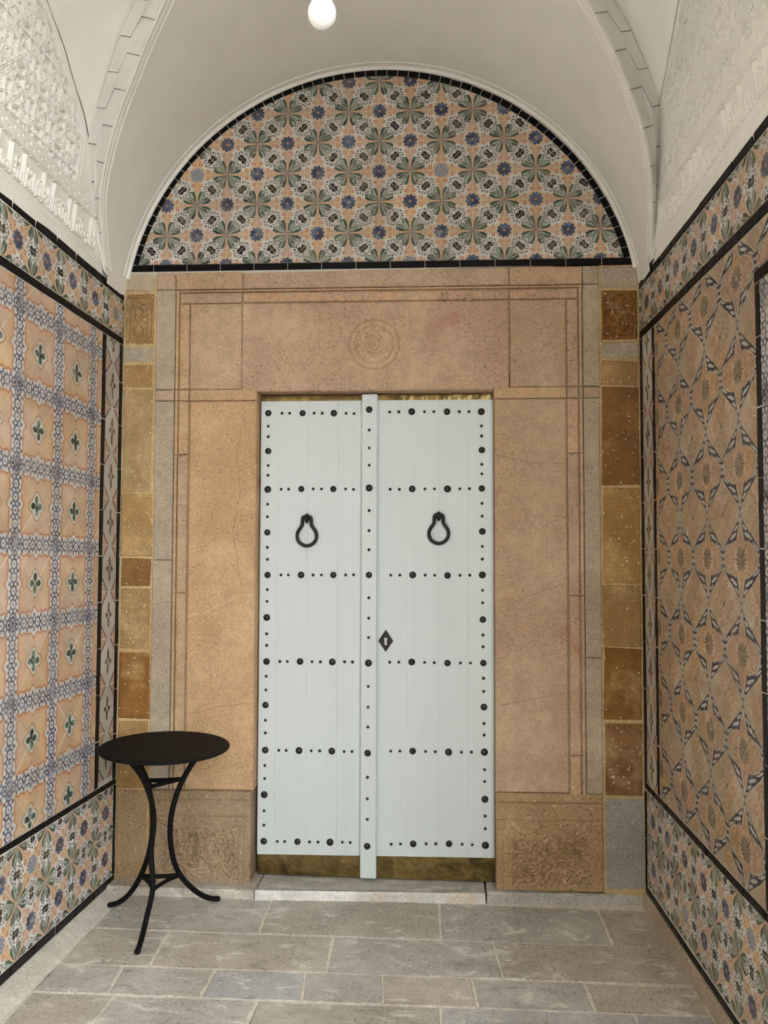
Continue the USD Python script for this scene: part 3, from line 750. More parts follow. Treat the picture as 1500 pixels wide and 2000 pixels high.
def plinth(flip):
    def H(X, Z, u, v):
        u = -u if flip else u                  # u grows away from the door
        top = (v > 0.42)
        lines = -0.008*(st(v - 0.44, 0.025) + st(v - 0.80, 0.02)) - 0.006*st(np.abs(v + 0.22) - 0.64, 0.02)*0
        og = v - (0.22 + 0.10*np.cos(u*7.0)*(np.abs(u) < 0.75))
        arch_ = -0.007*st(og, 0.05)*(v < 0.42)
        fr_ = -0.006*(st(u + 0.86, 0.025)*(v < 0.42) + st(u + 0.76, 0.025)*(v < 0.2))
        w = n3(X, Z, 22, 3) + 0.35*n3(X, Z, 50, 4)
        fade = np.clip((0.20 - v)/0.12, 0, 1)*np.clip((v + 0.90)/0.1, 0, 1)*np.clip((0.78 - np.abs(u))/0.1, 0, 1)
        scroll = 0.0065*np.sin(w*34)*fade
        r1 = np.hypot((u + 0.30)*1.1, v + 0.30); r2 = np.hypot((u - 0.38)*1.1, v + 0.30)
        ros = -0.006*(st(r1 - 0.20, 0.04) + st(r1 - 0.08, 0.04) + st(r2 - 0.20, 0.04) + st(r2 - 0.08, 0.04))
        return 0.75*(lines + arch_ + fr_ + scroll + ros) + 0.006*(fbm(np.stack([X*30, Z*30, 0*X], -1), 4) - 0.5) + 0.0
    return H
relief(-1.018, JL - 0.012, 0.036, 0.443, plinth(True), 'plinth', 'plinth_stone', 'worn carved plinth block left of the door', 0.0032, 0.25, 0.002)
relief(JR + 0.002, 0.997, 0.034, 0.455, plinth(False), 'plinth', 'plinth_stone', 'worn carved plinth block right of the door', 0.0032, 0.25, 0.002)
# rosette on the lintel
rc = on_y(731, 673); ro = 0.121
R_, A_ = np.meshgrid(np.linspace(0.002, ro, 110), np.linspace(0, 2*np.pi, 181), indexing='ij')
hr = -0.0075*(st(R_ - ro*0.985, 0.0045) + st(R_ - ro*0.92, 0.0035) + st(R_ - ro*0.72, 0.0035) + st(R_ - ro*0.36, 0.0035) + st(R_ - ro*0.20, 0.0035) + st(R_ - 0.006, 0.004))
hr += -0.0025*st(R_ - ro*0.66, 0.005)*(np.cos(A_*44) > 0) - 0.0020*st(R_ - ro*0.50, 0.006)*(np.cos(A_*28) > 0) + 0.002*np.exp(-((R_ - ro*0.28)/0.006)**2)*np.cos(A_*12)
hr = hr + 0.0035 - 0.004*np.clip((R_ - ro*0.96)/(ro*0.04), 0, 1)
Xr, Zr = rc[0] + R_*np.cos(A_), rc[2] + R_*np.sin(A_)
Pf = np.stack([Xr, -0.0005 - hr, Zr], -1); Pb = np.stack([Xr, 0*Xr + 0.02, Zr], -1)
add(lint, 'rosette', closed_grid(Pf[::-1], Pb[::-1]), M['lintel'], smooth=40, label='round rosette of concentric rings carved on the lintel')
for cx, cy in ((868, 578), (915, 580), (676, 598)):
    c_ = on_y(cx, cy); R2, A2 = np.meshgrid(np.linspace(0.002, 0.020, 16), np.linspace(0, 2*np.pi, 41), indexing='ij')
    h2 = 0.001 - 0.003*(st(R2 - 0.018, 0.002) + st(R2 - 0.010, 0.002) + st(R2, 0.004))
    Xr, Zr = c_[0] + R2*np.cos(A2), c_[2] + R2*np.sin(A2)
    add(lint, 'carved_knot', closed_grid(np.stack([Xr, -h2 + 0.0005, Zr], -1)[::-1], np.stack([Xr, 0*Xr + 0.02, Zr], -1)[::-1]), M['lintel'], smooth=40)

# ================================================================ VAULT
KL = [(202, 522), (199, 440), (197, 373), (210, 300), (230, 227), (257, 157), (283, 90), (315, 17)]
KR = [(1274, 500), (1272, 410), (1268, 330), (1255, 255), (1233, 190), (1207, 120), (1170, 47), (1145, 0)]
OL = [(200, 525), (193, 480), (186, 400), (179, 330), (175, 275), (190, 215), (210, 150), (240, 60), (267, 0)]
OR = [(1277, 503), (1279, 440), (1282, 370), (1285, 290), (1287, 205), (1268, 150), (1243, 90), (1222, 45), (1195, 0)]
WL = [(175, 275), (165, 225), (145, 160), (125, 90), (92, 0)]
WR = [(1287, 205), (1298, 150), (1310, 85), (1318, 40), (1325, 0)]
CEIL = thing('ceiling', 'white plaster groin vault with incised rib bands and leaf-shaped webs', 'vault ceiling', kind='structure')
CROWN = 1.5
from scipy.interpolate import PchipInterpolator
def resample(p, n):
    d = np.concatenate([[0], np.cumsum(np.linalg.norm(np.diff(p, axis=0), axis=1))])
    return PchipInterpolator(d, p)(np.linspace(0, d[-1], n))
K_u, K_d = {}, {}
for side, KP, OP, WP in ((-1, KL, OL, WL), (1, KR, OR, WR)):
    K = np.array([on_cyl(*p) for p in KP])
    K[0] = on_cyl(*KP[0]); K[0][1] = -0.22
    K[0] = [side*math.sqrt(RV**2 - (2.72 - ZC)**2), -0.20, 2.72]
    # carry on up to the crown
    u = XW - abs(K[-1][0]); d = -K[-1][1]
    ext = []
    for uu in np.linspace(u, XW, 12)[1:]:
        dd = d + (CROWN - d)*(uu - u)/(XW - u); x = XW - uu
        ext.append((side*x, -dd, ZC + math.sqrt(RV**2 - x*x)))
    K_px = np.array([p[1] for p in KP]); K_dd = -K[:, 1]
    Kf = np.vstack([K, ext])
    K_u[side], K_d[side] = XW - np.abs(Kf[:, 0]), -Kf[:, 1]
    # outer edge of the rib band: on the carved panel up to the foot of the web, then beside the groin
    iv = 4
    O = [on_panel(*p, side) for p in OP[:iv+1]]
    dk = lambda py: np.interp(-py, -K_px, K_dd)
    delta = dk(OP[iv][1]) + O[iv][1]
    for p in OP[iv+1:]: O.append(on_y(p[0], p[1], -(dk(p[1]) - delta)))
    O = np.array(O)
    off = O[-1] - K[-1]
    Oext = np.array([np.array(e) + off*np.array([1, 1, 1])*(1 - k/11*0.35) for k, e in enumerate(ext)]); Oext[:, 1] = np.maximum(Oext[:, 1], -CROWN)
    Of = np.vstack([O, Oext])
    Wp = np.array([on_panel(*p, side) for p in WP])
    dW, zW = -Wp[-1][1], Wp[-1][2]
    wext = []
    ztop = zW + 0.42
    for t in np.linspace(0, 1, 9)[1:]:
        dd = dW + (CROWN - dW)*t; zz = zW + (ztop - zW)*math.sin(t*math.pi/2)
        wext.append((panel_x(side, dd, zz), -dd, zz))
    Wf = np.vstack([Wp, wext])
    flip = side > 0
    nm = 60
    # web between the outer band edge and the panel's arched top
    Ow, Ww = resample(Of[iv:], nm), resample(Wf, nm)
    tt = np.linspace(0, 1, 10)[None, :, None]
    tt = np.linspace(0.017, 0.9965, 10)[None, :, None]
    web = Ow[:, None]*(1 - tt) + Ww[:, None]*tt
    sink = np.array([0, 0.006, 0.004])
    web = np.concatenate([(Ow + sink)[:, None], web, (Ww + sink)[:, None]], 1)
    groove = np.zeros(web.shape[:2])
    add(CEIL, 'web', grid_mesh(web, flip=flip), M['plaster'], smooth=50)
    mir = web.copy(); mir[..., 1] = -2*CROWN - mir[..., 1]
    add(CEIL, 'web', grid_mesh(mir, flip=not flip), M['plaster'], smooth=50)
    # shadow line moulding along web edges
    # rib band: a bed and the interlocking plaques standing on it
    nb = 160
    Kb, Ob = resample(Kf, 400), resample(Of, 400)
    cum = np.concatenate([[0], np.cumsum(np.linalg.norm(np.diff(Kb, axis=0), axis=1))])
    def band(a, b, lift):
        """a: length along the groin, b: 0 at the outer edge .. 1 at the groin, lift: height over the bed"""
        a = np.clip(a, 0, cum[-1]); i = np.interp(a, cum, np.arange(400))
        f = lambda C: np.stack([np.interp(i, np.arange(400), C[:, k]) for k in range(3)], -1)
        k_, o_ = f(Kb), f(Ob)
        i2 = np.minimum(i + 2, 399); i1 = np.maximum(i - 2, 0)
        tan = np.stack([np.interp(i2, np.arange(400), Kb[:, k]) - np.interp(i1, np.arange(400), Kb[:, k]) for k in range(3)], -1)
        nr = np.cross(tan, o_ - k_); nr /= np.maximum(np.linalg.norm(nr, axis=-1, keepdims=True), 1e-9)
        nr = nr*np.sign(-nr[..., 1:2])          # towards the street
        return o_ + (k_ - o_)*b[..., None] + nr*lift[..., None]
    aa, bb = np.meshgrid(np.linspace(0, cum[-1], 200), np.linspace(0, 1, 6), indexing='ij')
    bed = add(CEIL, 'rib_band', grid_mesh(band(aa, bb, 0*aa - 0.002), flip=flip), M['plaster'], smooth=50)
    mb = band(aa, bb, 0*aa); mb[..., 1] = -2*CROWN - mb[..., 1]
    add(CEIL, 'rib_band', grid_mesh(mb, flip=not flip), M['plaster'], smooth=50)
    Zf = lambda b: np.interp(b, [0, 0.43, 0.51, 1], [0, 0.022, 0.108, 0.130])
    aoff = float(np.interp(-(275 if side < 0 else 205), -np.array([p[1] for p in KP], float), np.concatenate([[0], np.cumsum(np.linalg.norm(np.diff(K, axis=0), axis=1))])))
    per = 0.145
    k0 = -int(aoff/per) - 1
    for k in range(k0, 10):
        bq = np.array([0.0, 0.43, 0.51, 1.0]); bw = 0.10
        lo = aoff - 0.075 + k*per + Zf(bq); hi = lo + per
        pl = Polygon(list(zip(lo, bq*bw)) + list(zip(hi[::-1], bq[::-1]*bw))).intersection(sbox(0.01, -1, cum[-1], 2)).buffer(-0.0021, join_style=2)
        if pl.is_empty or pl.geom_type != 'Polygon' or pl.area < 1e-3: continue
        pm = trimesh.creation.extrude_polygon(pl.segmentize(0.012), 0.012)
        pv = pm.vertices
        add(bed, 'plaque', (band(pv[:, 0], pv[:, 1]/bw, pv[:, 2] - 0.005), pm.faces[:, ::-1] if side < 0 else pm.faces), M['plaster'])
    # beads along the barrel's edge
    th_ = lambda C, dd: np.stack([C[:, 0], C[:, 1] + dd, C[:, 2]], -1)
    Kt = Kb[8:330]
    add(CEIL, 'bead', tube(th_(Kt, 0.050)*[0.9985, 1, 1] , 0.0035, 8), M['plaster'], smooth=50)
    add(CEIL, 'bead', tube(th_(Kt, 0.024), 0.0030, 8), M['plaster'], smooth=50)
    add(CEIL, 'bead', tube(Kt, 0.0045, 8), M['plaster'], smooth=50)
    # dark joint lines where web meets rib band and panel
    # ---- carved stucco panel
    zz = np.arange(2.690, Wf[-1][2] + 0.001, 0.0032)
    o_lo = O[:iv+1]; zo = o_lo[:, 2]; do = -o_lo[:, 1]
    dmin = np.where(zz <= zo[-1], np.interp(zz, zo, do), np.interp(zz, Wf[:, 2], -Wf[:, 1]))
    dmax = 1.55
    nS = 430
    fS = np.linspace(0, 1, nS)
    D = dmin[:, None] + (dmax - dmin)[:, None]*fS[None, :]; Z = np.repeat(zz[:, None], nS, 1)
    edge = np.minimum(np.where(Z <= zo[-1], D - np.interp(Z, zo, do), 9),
                      np.where(Z > zo[-1] - 0.2, (D - np.interp(Z, Wf[:, 2], -Wf[:, 1]))*0.75, 9))
    zw = Z - (0.056 if side < 0 else 0.026)*np.clip(D, 0, 1.5)          # the bands follow the tilted tile border
    Hh = np.zeros_like(D)
    inz = (zw > 2.765) & (zw < 2.895) & (edge > 0.03)
    # inscription band: upright strokes, crowns and loops in relief
    r2 = np.random.default_rng(21 if side < 0 else 22); q = np.zeros_like(D); s_ = 0.18
    while s_ < 1.55:
        kd = r2.random(); wd = 0.0040 + 0.0014*r2.random(); top = 2.885 if kd < 0.27 else 2.80 + 0.05*r2.random()
        q = np.maximum(q, np.clip(1.6 - np.abs(D - s_ + 0.05*(zw - 2.83)*(r2.random() - 0.5))/wd, 0, 1)*(zw > 2.775)*(zw < top))
        if kd > 0.45:
            cx, cz, cr = s_ + 0.008, 2.788 + 0.055*r2.random(), 0.008 + 0.006*r2.random()
            q = np.maximum(q, np.clip(1.6 - np.abs(np.hypot(D - cx, zw - cz) - cr)/0.0038, 0, 1))
        if kd > 0.7: q = np.maximum(q, np.clip(1.6 - np.abs(zw - 2.782 - 0.004*np.sin(D*60))/0.004, 0, 1)*(np.abs(D - s_) < 0.03))
        s_ += 0.016 + 0.012*r2.random()
    Hh = np.where(inz, -0.014 + 0.015*q, Hh)
    # mouldings and a row of drilled dots
    for zl in (2.742, 2.757, 2.903, 2.944): Hh -= 0.004*np.clip(1 - np.abs(zw - zl)/0.004, 0, 1)
    dots = np.clip(1 - np.hypot((np.mod(D, 0.026) - 0.013), zw - 2.924 - 0.008*np.sign(np.mod(D, 0.052) - 0.026))/0.0065, 0, 1)
    Hh -= 0.010*np.clip(dots*2, 0, 1)*(edge > 0.03)
    # field: straps of an interlaced star pattern over fine arabesque
    c_ = 0.145; xx, yy = D - 0.62, Z - 3.02
    fold = lambda t, p_: np.abs(np.mod(t + p_/2, p_) - p_/2)
    lines = [fold(xx, c_), fold(yy, c_), fold((xx + yy)/2**.5, c_/2**.5), fold((xx - yy)/2**.5, c_/2**.5)]
    cell = np.hypot(fold(xx, c_), fold(yy, c_)); cell2 = np.hypot(fold(xx + c_/2, c_), fold(yy + c_/2, c_))
    lines += [np.abs(cell - 0.046), np.abs(cell2 - 0.034)]
    dl = np.minimum.reduce(lines)
    strap = np.clip((0.0070 - dl)/0.002, 0, 1)*(1 - 0.5*np.clip(1 - dl/0.002, 0, 1))
    ang = np.arctan2(np.mod(yy + c_/2, c_) - c_/2, np.mod(xx + c_/2, c_) - c_/2)
    def rings(cc, ox, oy, rad, wd_):
        d_ = np.hypot(fold(xx + ox, cc), fold(yy + oy, cc))
        return np.maximum(np.clip(1.4 - np.abs(d_ - rad)/wd_, 0, 1), np.clip(1.4 - d_/wd_/1.2, 0, 1))
    c4 = c_/4
    fol = np.maximum(rings(c4, c4/2, c4/2, 0.0100, 0.0034), 0.8*rings(c4, 0, 0, 0.0055, 0.0026))
    fol = fol*(0.6 + 0.6*noise(np.stack([D*40, Z*40, 0*D], -1), 5))
    inf = (zw > 2.955) & (edge > 0.050)
    ht = -0.017 + np.maximum(0.0175*strap, 0.0095*fol + 0.002*(noise(np.stack([D*70, Z*70, 0*D], -1), 9) - 0.5))
    Hh = np.where(inf, ht, Hh)
    Hh -= 0.004*np.clip(1 - np.abs(edge - 0.045)/0.004, 0, 1)*(zw > 2.955) + 0.004*np.clip(1 - np.abs(edge - 0.028)/0.003, 0, 1)*(zw > 2.95)
    Hh -= 0.002*np.clip(1 - edge/0.005, 0, 1)*(Z > zo[-1])
    X = panel_x(side, D, Z) - side*Hh
    w = W_L if side < 0 else W_R
    add(w, 'stucco_panel', grid_mesh(np.stack([X, -D, Z], -1), flip=(side < 0)), M['stucco'], smooth=60,
        label='carved white stucco panel of interlaced stars above a band of raised lettering strokes')
    Dm = np.array([dmax, DEPTH]); Zm = np.linspace(2.690, Wf[-1][2], 10); D2, Z2 = np.meshgrid(Dm, Zm, indexing='ij')
    add(w, 'plain_panel', grid_mesh(np.stack([panel_x(side, D2, Z2), -D2, Z2], -1), flip=(side > 0)), M['stucco'])
# barrels, back and front
phi0 = math.asin((2.69 - ZC)/RV)
ph = np.linspace(phi0, math.pi - phi0, 121)
xb_, zb_ = RV*np.cos(ph), ZC + RV*np.sin(ph)
dk_ = np.array([np.interp(XW - abs(x), K_u[1 if x > 0 else -1], K_d[1 if x > 0 else -1]) for x in xb_])
rows = np.linspace(0, 1, 30)
Y = -(-0.015 + (dk_[:, None] + 0.015)*rows[None, :])
bar = np.stack([np.repeat(xb_[:, None], 30, 1), Y, np.repeat(zb_[:, None], 30, 1)], -1)
wv = (fbm(bar.reshape(-1, 3)*3.0, 3, 4).reshape(bar.shape[:2]) - 0.5)*0.010
nrm = np.stack([np.cos(ph), 0*ph, np.sin(ph)], -1)[:, None]
add(CEIL, 'barrel', grid_mesh(bar - nrm*wv[..., None]*np.sin(rows*np.pi)[None, :, None], flip=True), M['plaster'], smooth=True)
barf = bar.copy(); barf[..., 1] = -2*CROWN - barf[..., 1]
add(CEIL, 'barrel', grid_mesh(barf), M['plaster'], smooth=True)
# white bead round the tympanum
pb = np.linspace(phi0 + 0.07, math.pi - phi0 - 0.07, 140)
add(CEIL, 'bead', tube(np.stack([1.176*np.cos(pb), 0*pb - 0.006, ZC + 1.176*np.sin(pb)], -1), 0.010, 10), M['plaster'], smooth=50)
add(CEIL, 'bead', tube(np.stack([1.179*np.cos(pb), 0*pb - 0.045, ZC + 1.179*np.sin(pb)], -1), 0.003, 8), M['plaster'], smooth=50)
add(CEIL, 'roof_slab', box(-1.7, 1.7, -DEPTH, 0.45, 4.24, 4.45), M['plaster'])

# ================================================================ FLOOR
FLR = thing('floor', 'floor of worn grey limestone slabs with pale mortar joints', 'stone floor', kind='structure')
add(FLR, 'mortar_bed', box(-1.5, 1.5, -DEPTH, 0.3, -0.12, -0.003), M['paving_mortar'])
FF = Frame([0, 0, 0], [1, 0, 0], [0, 1, 0], [0, 0, 1])
def slab_quad(p4, mat):
    p = np.array(p4, float); p = p[::-1] if Polygon(p).exterior.is_ccw is False else p
    pts = []
    for i in range(4):                                   # edges chipped a little
        a, b = p[i], p[(i+1) % 4]; n = 4
        nr = np.array([-(b-a)[1], (b-a)[0]])/np.linalg.norm(b-a)
        for k in range(n): pts.append(a + (b-a)*k/n + nr*(rnd.gauss(0, 0.0022) if k else 0))
    p = inset(np.array(pts), 0.0035)
    (v, f), uv = slab(FF, p, -0.05, rnd.uniform(-0.0012, 0.0012), 0.004, (rnd.gauss(0, 0.0012), rnd.gauss(0, 0.0012)))
    # outline is a little concave in places: triangulate the face properly
    add(FLR, 'paving_slab', (v, f), M[mat])
xl_f, xr_f = lambda y: -1.110 - 0.01*y, lambda y: 1.190 + 0.005*y
rows_y = [lambda x: -0.046 + (0.05 if x > 0.5 else 0)*0 , lambda x: -0.392 + 0.010*(x + 1), lambda x: -0.674 + 0.014*(x + 1), lambda x: -0.865 + 0.016*(x + 1)]
courses = [
    (0, 1, [(-.438, -.421), (.287, .298), (.957, .961)], ['paving', 'paving_warm', 'paving', 'paving_warm']),
    (1, 2, [(-.776, -.761), (-.122, -.112), (.503, .520)], ['paving_warm', 'paving_warm', 'paving', 'paving_warm']),
    (2, 3, [(-.857, -.833), (-.512, -.513), (-.187, -.165), (.092, .108), (.407, .427), (.802, .812)], ['paving', 'paving', 'paving_blue', 'paving', 'paving_warm', 'paving', 'paving_warm'])]
yl = [-0.865]
while yl[-1] > -DEPTH + 0.2: yl.append(yl[-1] - rnd.uniform(0.19, 0.34))
yl[-1] = -DEPTH
for i in range(len(yl)-1):
    k = len(rows_y); o = yl[i+1]
    rows_y.append((lambda o: (lambda x: o + 0.014*(x + 1)))(o))
    if i == 0: cuts = [(-.806, -.811), (-.316, -.321), (.30, .31), (.934, .94)]
    else:
        cuts, x = [], -1.1 + rnd.uniform(0.25, 0.6)
        while x < 1.0: cuts.append((x, x + rnd.uniform(-.01, .01))); x += rnd.uniform(0.32, 0.62)
    courses.append((k-1, k, cuts, [rnd.choice(['paving', 'paving_warm', 'paving_blue', 'paving']) for _ in range(len(cuts)+1)]))
for a, b, cuts, mats in courses:
    ya, yb = rows_y[a], rows_y[b]
    c_ = [(xl_f(ya(-1.1)), xl_f(yb(-1.1)))] + cuts + [(xr_f(ya(1.1)), xr_f(yb(1.1)))]
    for (p0, p1), (q0, q1), mt in zip(c_[:-1], c_[1:], mats):
        slab_quad([(p1, yb(p1)), (q1, yb(q1)), (q0, ya(q0)), (p0, ya(p0))], mt)
# raised step along the back wall
TR = thing('trim_1', 'low stone step along the back wall with whitened middle edge', 'step', kind='structure')
def step_piece(x0, x1, yf0, yf1, z1, mat, label=None):
    p = np.array([(x0, yf0), (x1, yf1), (x1, 0.25), (x0, 0.25)])
    pts = []
    n = 14
    for k in range(n): pts.append((x0 + (x1-x0)*k/n, yf0 + (yf1-yf0)*k/n + rnd.gauss(0, 0.0012)))
    pts += [(x1, yf1), (x1, 0.25), (x0, 0.25)]
    p = inset(np.array(pts), 0.0012)
    (v, f), uv = slab(FF, p, -0.06, z1, 0.007)
    add(TR, 'step_stone', (v, f), M[mat], label=label)
step_piece(-1.180, -0.514, -0.080, -0.080, 0.036, 'paving_warm')
step_piece(-0.512, 0.489, -0.080, -0.031, 0.040, 'paving', 'threshold stone in front of the door')
xs_ = np.linspace(-0.510, 0.487, 70); zz2 = np.linspace(-0.005, 0.0395, 7)
X2, Z2 = np.meshgrid(xs_, zz2, indexing='ij')
y0_ = -0.080 + (X2 + 0.512)/1.001*0.049
bul = 0.0035 + 0.003*(fbm(np.stack([X2*30, Z2*30, 0*X2], -1), 3, 8) - 0.5) - 0.005*np.clip((Z2 - 0.033)/0.0065, 0, 1)
add(TR, 'whitened_edge', closed_grid(np.stack([X2, y0_ - bul, Z2], -1), np.stack([X2, y0_ + 0.003, Z2], -1)), M['marble'], smooth=50, label='white worn front edge of the threshold stone')
step_piece(0.493, 1.190, -0.034, 0.004, 0.044, 'paving')
BL = thing('baseboard_left', 'pale mortar fillet along the foot of the left tiled wall', 'mortar fillet', kind='structure')
ys = np.linspace(0.0, DEPTH, 120); prof = [(0.0, 0.024), (0.02, 0.020), (0.05, 0.010), (0.085, 0.0035), (0.105, -0.01)]
G = []
for y in ys:
    n_ = fbm(np.array([[y*9, k*0.7, 1.0] for k in range(5)]), 3, 2) - 0.5
    G.append([(-XW - AL*y + a*(1 + 0.25*n_[k]) , -y, b + 0.006*n_[k]*(0 < k < 4)) for k, (a, b) in enumerate(prof)])
G = np.array(G); Gb = G.copy(); Gb[..., 2] = -0.02
add(BL, 'fillet', closed_grid(G, Gb), M['paving_mortar'], smooth=60)
BR = thing('baseboard_right', 'narrow beige plaster kerb along the foot of the right tiled wall', 'kerb', kind='structure')
G = []
for y in ys:
    x = XW - AR*y
    n_ = float(noise(np.array([[y*7, 0, 5.0]]))[0]) - 0.5
    G.append([(x + 0.004, -y, 0.056), (x - 0.006, -y, 0.056), (x - 0.012 + 0.004*n_, -y, 0.050), (x - 0.016 + 0.006*n_, -y, -0.02)])
G = np.array(G); Gb = G.copy(); Gb[..., 0] = XW - AR*ys[:, None] + 0.006
add(BR, 'kerb', closed_grid(G, Gb), M['grey'], smooth=40)
add('/World', 'street_building', box(-9, -1.30, -14, -DEPTH - 0.01, -0.1, 13.0), M['sky_blocker_wall'], label='shaded street building beside the porch, outside the picture', cat='building', kind='structure')  # invented block, added to shade the right wall from the sky
add('/World', 'street_building', box(-9, 1.2, -16, -6.6, -0.1, 12.0), M['sky_blocker_wall'], label='shaded street building across from the porch, outside the picture', cat='building', kind='structure')  # second added block, hides the sky ahead on the left
add('/World', 'ground', box(-14, 14, -26, -DEPTH - 0.002, -0.2, -0.01), M['ground'], label='pale street paving in front of the porch', cat='ground', kind='structure')

# ================================================================ DOOR
DR = thing('door_1', 'white double door of planks with rows of dark iron studs and two ring knockers', 'door', kind='structure')
YD = 0.070                                            # plane of the planks' faces
FD = Frame([0, YD, 0], [1, 0, 0], [0, 0, 1], [0, -1, 0])
def dpt(px, py): q = on_y(px, py, YD); return q[0], q[2]
xl0, zt0 = dpt(503, 784); xm0, _ = dpt(722, 784); xr0, zt1 = dpt(966, 780)
_, zb0 = dpt(490, 1668); _, zb1 = dpt(972, 1676)
xs0 = dpt(491, 1668)[0]; xs1 = dpt(970, 1676)[0]
xL0, xR0 = JL + 0.004, JR - 0.0002
zbot, ztop_ = 0.046, DT - 0.003
def quadprism(fr, pts, h0, h1, c): return slab(fr, np.array(pts, float), h0, h1, c)[0]
leafs = []
for side in (0, 1):
    x0, x1 = (xL0, xm0 - 0.001) if side == 0 else (xm0 + 0.001, xR0)
    lf = add(DR, 'door_leaf', box(x0, x1, YD + 0.012, YD + 0.060, zbot, ztop_), M['door'], label='left leaf of the white double door' if side == 0 else 'right leaf of the white double door, with the keyhole plate')
    leafs.append(lf)
    # brass sheet showing at head and foot
    for za, zb_2 in ((zbot + 0.001, 0.20), (2.12, ztop_ - 0.001)):
        nx, nz = 60, 8
        X, Z = np.meshgrid(np.linspace(x0 + 0.001, x1 - 0.001, nx), np.linspace(za, zb_2, nz), indexing='ij')
        Hb = -0.0085 + 0.0016*(fbm(np.stack([X*14, Z*10, 0*X + side], -1), 3, 6) - 0.5)
        add(lf, 'brass_strip', closed_grid(FD(X, Z, Hb), FD(X, Z, 0*X - 0.0118)), M['brass'], smooth=60, label='brass sheet at the foot of the leaf' if za < 1 else 'brass sheet at the head of the leaf')
    cuts = [x0] + [dpt(px, 900)[0] for px in ((543, 602, 661) if side == 0 else (795, 856, 914))] + [x1]
    for a, b in zip(cuts[:-1], cuts[1:]):
        e0 = 0.0 if a > x0 else 0.001
        zt = lambda x: zt0 + (zt1 - zt0)*(x - xl0)/(xr0 - xl0); zb = lambda x: zb0 + (zb1 - zb0)*(x - xl0)/(xr0 - xl0)
        (v, f) = quadprism(FD, [(a + 0.0001, zb(a)), (b - 0.0001, zb(b)), (b - 0.0001, zt(b)), (a + 0.0001, zt(a))], -0.0118, rnd.uniform(-0.0003, 0.0003), 0.0004)
        add(lf, 'plank', (v, f), M['door'])
# the moulded batten that covers the meeting of the leaves
bx0, bx1 = dpt(706, 1200)[0], dpt(737, 1200)[0]
bz0, bz1 = 0.055, ztop_ - 0.002
FBt = Frame([0, YD - 0.026, 0], [1, 0, 0], [0, 0, 1], [0, -1, 0])
zn = [on_y(720, py, YD - 0.026)[2] for py in (826, 852, 874)]
pr = [(bx0, bz0), (bx1, bz0)]
body = Polygon([(bx0, bz0), (bx1, bz0), (bx1, bz1), (bx0, bz1)])
bm = rbox(bx0, bx1, YD - 0.026, YD + 0.002, bz0, bz1, 0.004)
man = manifold3d.Manifold(manifold3d.Mesh(vert_properties=np.asarray(bm.vertices, np.float32), tri_verts=np.asarray(bm.faces, np.uint32)))
for k, zc_ in enumerate((zn[0], zn[1], zn[2])):
    for sd, xe in ((1, bx0), (-1, bx1)):
        wdg = trimesh.creation.extrude_polygon(Polygon([(0.004, 0), (-0.010, 0), (-0.010, 0.030)]) if False else Polygon([(-0.004, 0.0), (0.011, 0.0), (0.003, 0.045), (-0.004, 0.045)]), 0.02)
        vv = wdg.vertices; w2 = trimesh.Trimesh(np.stack([xe + sd*vv[:, 0], YD - 0.026 + 0.006 - vv[:, 2], zc_ + vv[:, 1]], 1), wdg.faces, process=False); w2.fix_normals()
        cut = manifold3d.Manifold(manifold3d.Mesh(vert_properties=np.asarray(w2.vertices, np.float32), tri_verts=np.asarray(w2.faces, np.uint32)))
        if not cut.is_empty(): man = man - cut
BT = add(DR, 'batten', man, M['door'], label='raised white batten covering the joint between the leaves')
# studs
def dome_mesh(r, hgt, n=12):
    pr_ = [(r, 0.0), (r*0.98, hgt*0.18), (r*0.80, hgt*0.62), (r*0.45, hgt*0.92)]
    v, f = [], []
    for a, (q, z) in enumerate(pr_):
        for k in range(n): v.append((q*math.cos(2*math.pi*k/n), -z, q*math.sin(2*math.pi*k/n)))
    v.append((0, -hgt, 0)); t = len(v)-1
    for a in range(len(pr_)-1):
        for k in range(n):
            j = (k+1) % n; f += [(a*n+k, a*n+j, (a+1)*n+j), (a*n+k, (a+1)*n+j, (a+1)*n+k)]
    for k in range(n): f.append(((len(pr_)-1)*n+k, (len(pr_)-1)*n+(k+1) % n, t))
    return np.array(v), np.array(f)
BIG, SMALL = dome_mesh(0.0158, 0.011), dome_mesh(0.0072, 0.005, 10)
def put_stud(parent, px, py, big, y=YD):
    q = on_y(px, py, y); v, f = BIG if big else SMALL
    add(parent, 'stud', (v*(1 + rnd.uniform(-.06, .06)) + [q[0], y + 0.0008, q[2]], f), M['stud'], smooth=40)
lerp = lambda a, b, t: (a[0] + (b[0]-a[0])*t, a[1] + (b[1]-a[1])*t)
LE = [(524, 807), (524, 881), (523, 956), (522, 1040), (522.5, 1123), (521, 1206), (520.5, 1292), (518.5, 1377), (518, 1465), (516, 1552), (515, 1643)]
RE = [(940, 804), (941, 879), (941, 954), (942, 1038), (942, 1123), (943, 1210), (944, 1295), (945, 1381), (946, 1469), (947, 1561), (948, 1651)]
for E, lf in ((LE, leafs[0]), (RE, leafs[1])):
    for i, p in enumerate(E):
        put_stud(lf, *p, True)
        if i < len(E)-1:
            for t in (0.355, 0.635): put_stud(lf, *lerp(p, E[i+1], t + rnd.uniform(-.02, .02)), False)
L2 = [((591, 807), (652, 807)), ((588.5, 955), (651, 955)), ((588, 1123), (651, 1123)), ((586, 1292), (649, 1293)), ((584, 1466), (648, 1467)), ((581, 1644), (644.5, 1645))]
